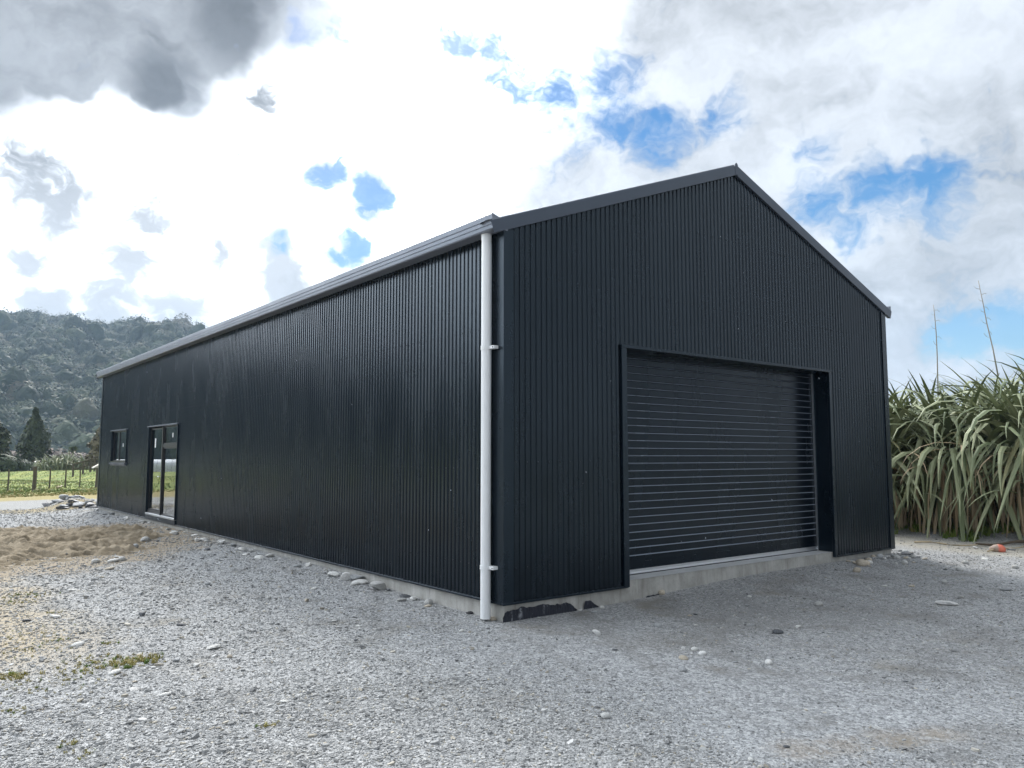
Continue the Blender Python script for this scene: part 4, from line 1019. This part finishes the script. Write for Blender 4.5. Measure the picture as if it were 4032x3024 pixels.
def far_flax(px, D, h, seed, label):
    x, y = spot(px, D); r_ = random.Random(seed); e = empty('flax_bush', (x, y, float(gz(x, y)))); tag(e, label, 'flax bush', 'distant flax along the paddock')
    for k in range(70):
        md = r_.choice(['up', 'arch', 'fold', 'up', 'fold', 'yel']); s_ = h * r_.uniform(.8, 1.25)
        link('leaf', r_.choice(LV[md]), e, (r_.gauss(0, .35), r_.gauss(0, .35), 0), (r_.gauss(0, .1), r_.gauss(0, .1), r_.uniform(0, 6.28)), (s_, s_ * 1.9, s_))
for i, (px, h) in enumerate(((176, 1.6), (203, 1.9), (229, 2.0), (252, 2.2), (275, 2.0), (300, 1.9), (325, 1.9), (348, 1.7))):
    far_flax(px, 97 + (i % 3) * 3, h, 50 + i, ['distant flax bush right next to the lone conifer', 'second distant flax bush right of the lone conifer', 'third distant flax bush right of the lone conifer', 'distant flax bush left of the cabbage tree', 'distant flax bush directly below the cabbage tree head', 'distant flax bush right of the cabbage tree', 'distant flax bush behind the timber rail fence', 'distant flax bush nearest the brownish tree'][i])
for i, (px, D, rx, h) in enumerate(((10, 101, 1.7, 1.9), (45, 103, 1.5, 1.6), (80, 104, 1.3, 1.4)        )):
    bush(*spot(px, D), rx, h, M['shrub'], ['grey green shrub at the left photo edge behind the fence', 'low grey green shrub left of the conifer', 'small shrub touching the lone conifer on its left'][i], 'shrubs along the paddock', 70 + i)
for i in range(9):
    px = [25, 60, 165, 190, 215, 240, 262, 300, 330][i]
    bush(*spot(px, 215 + (i % 3) * 8), 3.4, [4.3, 3.8, 4.8, 4.6, 4.0, 3.8, 4.2, 3.6, 3.4, 4, 4.2, 4][i], M['bare'], 'bare brown shrub behind the white plastic tunnels at the hill foot', 'bare brown shrubs at the hill foot', 90 + i, name='bare_shrub', n=420, size=.42)
# cabbage tree
x, y = spot(287, 103); z0 = float(gz(x, y)); ct = empty('cabbage_tree', (x, y, z0)); tag(ct, 'small cabbage tree with one round tufted head above the distant flax', 'tree')
MB().tube([(0, 0, 0), (.05, 0, 1.3), (0, 0, 2.5)], [.12, .09, .08], 8).build('trunk', M['bark'], ct)
r_ = random.Random(3); mb = MB()
for k in range(170):
    d = Vector((r_.gauss(0, 1), r_.gauss(0, 1), r_.gauss(.35, .8))).normalized(); s_ = d.orthogonal().normalized() * .035; c = Vector((0, 0, 2.5)); e_ = c + d * r_.uniform(.4, .62) + Vector((0, 0, -.06))
    mid_ = c + d * .3; mb.quad(c, mid_ - s_, e_, mid_ + s_)
mb.build('crown', M['cab'], ct)
# white plastic tunnel houses
def f(t, p):
    t.l.new(t.mix(t.noise(geopos(t), .8, 3, .6), (.70, .72, .74), (.82, .83, .84)), p.inputs['Base Color'])
M['tunnel'] = mat('white_plastic_sheet', rough=.35, build=f)
for i, (pa, pb_, D, top, lb) in enumerate(((48, 118, 196, .72, 'white plastic tunnel house left of the conifer'), (188, 256, 200, .50, 'white plastic tunnel house behind the flax'), (296, 420, 202, .45, 'white plastic tunnel house right of the cabbage tree'), (-3846, -995, 190, .9, 'long white plastic tunnel house seen reflected in the side door glass'))):
    A, B_ = at_dist(pa, 1795, D), at_dist(pb_, 1795, D + 3); z0 = float(gz(A.x, A.y)) - .05; H_ = top + 1.68 - 1.68 - z0 + .0
    u_ = (B_ - A); u_.z = 0; nrm = Vector((-u_.y, u_.x, 0)).normalized(); e = empty('tunnel_house', ((A.x + B_.x) / 2, (A.y + B_.y) / 2, z0)); tag(e, lb, 'greenhouse', 'white tunnel houses')
    pr = [(3.2 * math.cos(a), H_ * math.sin(a)**.7 if math.sin(a) > 0 else 0) for a in np.linspace(0, math.pi, 15)]
    A0 = Vector((A.x, A.y, z0)) - e.location; B0 = Vector((B_.x, B_.y, z0)) - e.location
    MB().extrude(pr, A0, B0, nrm, (0, 0, 1), caps=True).build('plastic_cover', M['tunnel'], e)
    nh = max(3, int(u_.length / 3))
    for k in range(nh + 1): 
        q = A0.lerp(B0, k / nh); MB().tube([q + nrm * a * 1.01 + Vector((0, 0, b_ * 1.01 + .01)) for a, b_ in pr], .04, 4).build('hoop', M['wire'], e)
# ------------------------------------------------------------------ car
x, y = spot(139, 158); z0 = float(gz(x, y))
car = empty('parked_car', (x, y, z0), R(-97)); tag(car, 'small white parked car seen side-on behind the lone conifer', 'car')
M['carp'] = mat('white_car_paint', (.75, .78, .80), .25); M['carg'] = mat('car_glass', (.02, .025, .03), .08); M['tyre'] = mat('tyre_rubber', (.02, .02, .02), .8)
pr = [(-2.05, .35), (-2.1, .62), (-2.0, .86), (-1.75, .95), (-1.25, 1.35), (-.9, 1.44), (.2, 1.44), (.55, 1.36), (1.1, .95), (1.9, .82), (2.1, .65), (2.12, .35)]
MB().extrude(pr, (0, -.82, 0), (0, .82, 0), (1, 0, 0), (0, 0, 1), close=True, caps=True).build('body', M['carp'], car, bevel=.05)
for s_ in (-1, 1):
    MB().extrude([(-1.5, .98), (-1.15, 1.33), (-.38, 1.36), (-.38, .98)], (0, s_ * .825, 0), (0, s_ * .835, 0), (1, 0, 0), (0, 0, 1), close=True, caps=True).build('side_window', M['carg'], car)
    MB().extrude([(-.30, .98), (-.30, 1.36), (.3, 1.34), (.85, .98)], (0, s_ * .825, 0), (0, s_ * .835, 0), (1, 0, 0), (0, 0, 1), close=True, caps=True).build('side_window', M['carg'], car)
    for xw in (-1.3, 1.35):
        wl = MB().tube([(xw, s_ * .62, .31), (xw, s_ * .84, .31)], .31, 18).build('wheel', M['tyre'], car); MB().tube([(xw, s_ * .843, .31), (xw, s_ * .85, .31)], .19, 12).build('rim', M['alu'], wl)
    MB().box((1.98, s_ * .5 - .15, .66), (2.11, s_ * .5 + .15, .76)).build('headlight', M['alu'], car)
# ------------------------------------------------------------------ forested hill and far mountain
AZR = [-75, -50, -20, -2, 4.8, 7, 8.2, 10.4, 13.4, 16.05, 16.8, 18.2, 20.5, 24]
TNR = [.085, .11, .125, .146, .1575, .1615, .1585, .156, .1555, .156, .1525, .128, .08, .0]
def hill_z(x, y):
    dx, dy = x - CAM.x, y - CAM.y; r = np.hypot(dx, dy); az = np.degrees(np.arctan2(dx, dy)); R0_, R1_ = 330., 720.
    top = np.maximum(np.interp(az, AZR, TNR) - .0205, 0) * R1_ + 2; t = np.clip((r - R0_) / (R1_ - R0_), 0, 1)
    z = -2.2 + (top + 2.2) * np.where(t < 1, t**.92, 1) * (1 - sm(R1_, R1_ + 420, r)) 
    gul = (fbm(az * .22 + 40, r * .006, 4, 91) - .47) * 2
    z = z + np.sin(np.pi * t)**1.0 * 26 * gul * np.minimum(1, top / 60) + (fbm(az * .9, r * 0, 3, 95) - .45) * 2.2 * sm(.75, 1, t) * np.minimum(1, top / 60)
    return np.where(r < R0_, -3.2, z)
azs = np.radians(np.linspace(-75, 25, 240)); rs_ = np.concatenate([np.linspace(325, 720, 60), np.linspace(740, 1140, 14)])
A_, R_ = np.meshgrid(azs, rs_); hx = CAM.x + R_ * np.sin(A_); hy = CAM.y + R_ * np.cos(A_)
i2 = np.arange(hx.size).reshape(hx.shape); hq = np.stack([i2[:-1, :-1], i2[:-1, 1:], i2[1:, 1:], i2[1:, :-1]], -1).reshape(-1, 4)
M['hill'] = mat('forest_floor', (.045, .05, .03), .95)
tag(link('hill', np_mesh('hill', np.stack([hx, hy, hill_z(hx, hy)], -1).reshape(-1, 3), hq, M['hill'])), kind='structure')
def f(t, p):
    r = objrand(t); g = geopos(t); n = t.noise(g, .35, 3, .6); big = t.noise(g, .012, 3, .6)
    c = t.cramp(r, [(0, (.014, .027, .009)), (.4, (.026, .047, .014)), (.7, (.046, .070, .022)), (.88, (.074, .098, .040)), (.95, (.098, .098, .052)), (1, (.11, .095, .055))])
    c = t.mix(t.ramp(n, .35, .7, 0, .4), c, (.085, .105, .045)); t.l.new(c, p.inputs['Base Color'])
M['forest'] = mat('native_forest_foliage', rough=.7, spec=.25, build=f)
def crown_mesh(seed, tall):
    r_ = random.Random(seed); mb = MB(); off = Vector((seed, 3, 5))
    bm = bmesh.new(); bmesh.ops.create_icosphere(bm, subdivisions=2, radius=.80)
    for v in bm.verts: v.co *= 1 + .35 * mnoise.noise(v.co * 2.2 + off)
    bm.verts.ensure_lookup_table(); mb.v = [(v.co.x * .5, v.co.y * .5, (v.co.z * .5 + .1) * tall) for v in bm.verts]; mb.f = [tuple(v.index for v in f_.verts) for f_ in bm.faces]; mb.m = [0] * len(mb.f); bm.free()
    def fn(r_):
        d = Vector((r_.gauss(0, 1), r_.gauss(0, 1), r_.gauss(.35, .8))).normalized(); k = .5 * (1 + .38 * mnoise.noise(d * 2.2 + off)) * (1 - .25 * r_.random()**2)
        return Vector((d.x * k, d.y * k, (d.z * k + .1) * tall)), (d + Vector((r_.gauss(0, .22), r_.gauss(0, .22), .25))).normalized()
    crown_cards(mb, fn, 420, .048, r_); return mb.mesh('crown', M['forest'])
crowns = [crown_mesh(i, [1.0, .85, 1.15, .9, 1.5, 1.05][i]) for i in range(6)]
n = 29000; az = np.where(rng.random(n) < .62, rng.uniform(2, 20, n), rng.uniform(-70, 22, n)); r = np.sqrt(rng.uniform(328**2, 745**2, n)); X_ = CAM.x + r * np.sin(np.radians(az)); Y_ = CAM.y + r * np.cos(np.radians(az))
sz = np.exp(rng.normal(0, .33, n)) * 5.7; sz = np.where(az < 1, sz * 1.5, sz)
P = np.stack([X_, Y_, hill_z(X_, Y_) + sz * .34], -1)
scatter('hill_forest', P, np.stack([rng.normal(0, .1, n), rng.normal(0, .1, n), rng.random(n) * 6.28], -1), np.stack([sz, sz, sz * rng.uniform(.85, 1.25, n)], -1), rng.integers(0, 6, n), crowns, 'dense native forest covering the hillside')
def far_z(az, t):
    tn = np.interp(az, [9, 14, 16.8, 18.2, 19.6, 22, 30, 60], [.02, .115, .149, .166, .181, .185, .175, .12]); return (tn * 1010 + 6 * (fbm(az * 2.0, az * 0, 4, 3) - .45)) * np.clip(t, 0, 1)**.8 - 3
azd = np.linspace(9, 60, 200); ts = np.linspace(0, 1.5, 26); A_, T_ = np.meshgrid(azd, ts); R_ = 760 + 250 * T_
zf = np.where(T_ <= 1, far_z(A_, T_), far_z(A_, T_ * 0 + 1) * (1 - (T_ - 1) * .8)); hx = CAM.x + R_ * np.sin(np.radians(A_)); hy = CAM.y + R_ * np.cos(np.radians(A_))
i2 = np.arange(hx.size).reshape(hx.shape); hq = np.stack([i2[:-1, :-1], i2[:-1, 1:], i2[1:, 1:], i2[1:, :-1]], -1).reshape(-1, 4)
def f(t, p):
    g = geopos(t); t.l.new(t.mix(t.ramp(t.noise(g, .03, 5, .7), .35, .65), (.035, .045, .028), (.10, .10, .07)), p.inputs['Base Color']); add_bump(t, p, t.noise(g, .06, 5, .7), 1, 8)
M['mount'] = mat('far_bush_slope', rough=.95, build=f)
tag(link('mountain', np_mesh('mountain', np.stack([hx, hy, zf], -1).reshape(-1, 3), hq, M['mount'])), kind='structure')

# ------------------------------------------------------------------ haze
m = bpy.data.materials.new('haze_air'); m.use_nodes = True; nt = m.node_tree; nt.nodes.clear()
pv = nt.nodes.new('ShaderNodeVolumePrincipled'); pv.inputs['Color'].default_value = (.58, .78, 1.0, 1); pv.inputs['Density'].default_value = .00033; pv.inputs['Anisotropy'].default_value = .1
ou = nt.nodes.new('ShaderNodeOutputMaterial'); nt.links.new(pv.outputs[0], ou.inputs['Volume'])
hz_o = MB().box((-1320, -160, -8), (1320, 1560, 206)).build('haze', m); tag(hz_o, 'thin blue valley haze', None, None, 'stuff')

# ------------------------------------------------------------------ sleet pellets falling between the camera and the shed
M['sleet'] = mat('ice_pellet', (.42, .45, .50), .5)
def pellet(seed):
    r_ = random.Random(seed); mb = MB(); mb.tube([(0, 0, -.5), (0, 0, -.32), (.03, 0, .05), (.02, 0, .36), (0, 0, .5)], [.04, .17, .21, .15, .03], 7); return mb.mesh('pellet', M['sleet'], smooth=True)
n = 26; px = rng.uniform(500, 3500, n); py = rng.uniform(650, 2250, n); dd = rng.uniform(4, 7.0, n)
P = np.array([tuple(CAM + ray(a, b) * d) for a, b, d in zip(px, py, dd)]); sz = rng.uniform(.005, .011, n)
scatter('falling_sleet', P, np.stack([rng.normal(.15, .1, n), rng.normal(-.3, .1, n), np.full(n, -.66)], -1), np.stack([sz * .75, sz * .75, sz], -1), rng.integers(0, 2, n), [pellet(0), pellet(1)], 'small white sleet pellets falling before the shed')
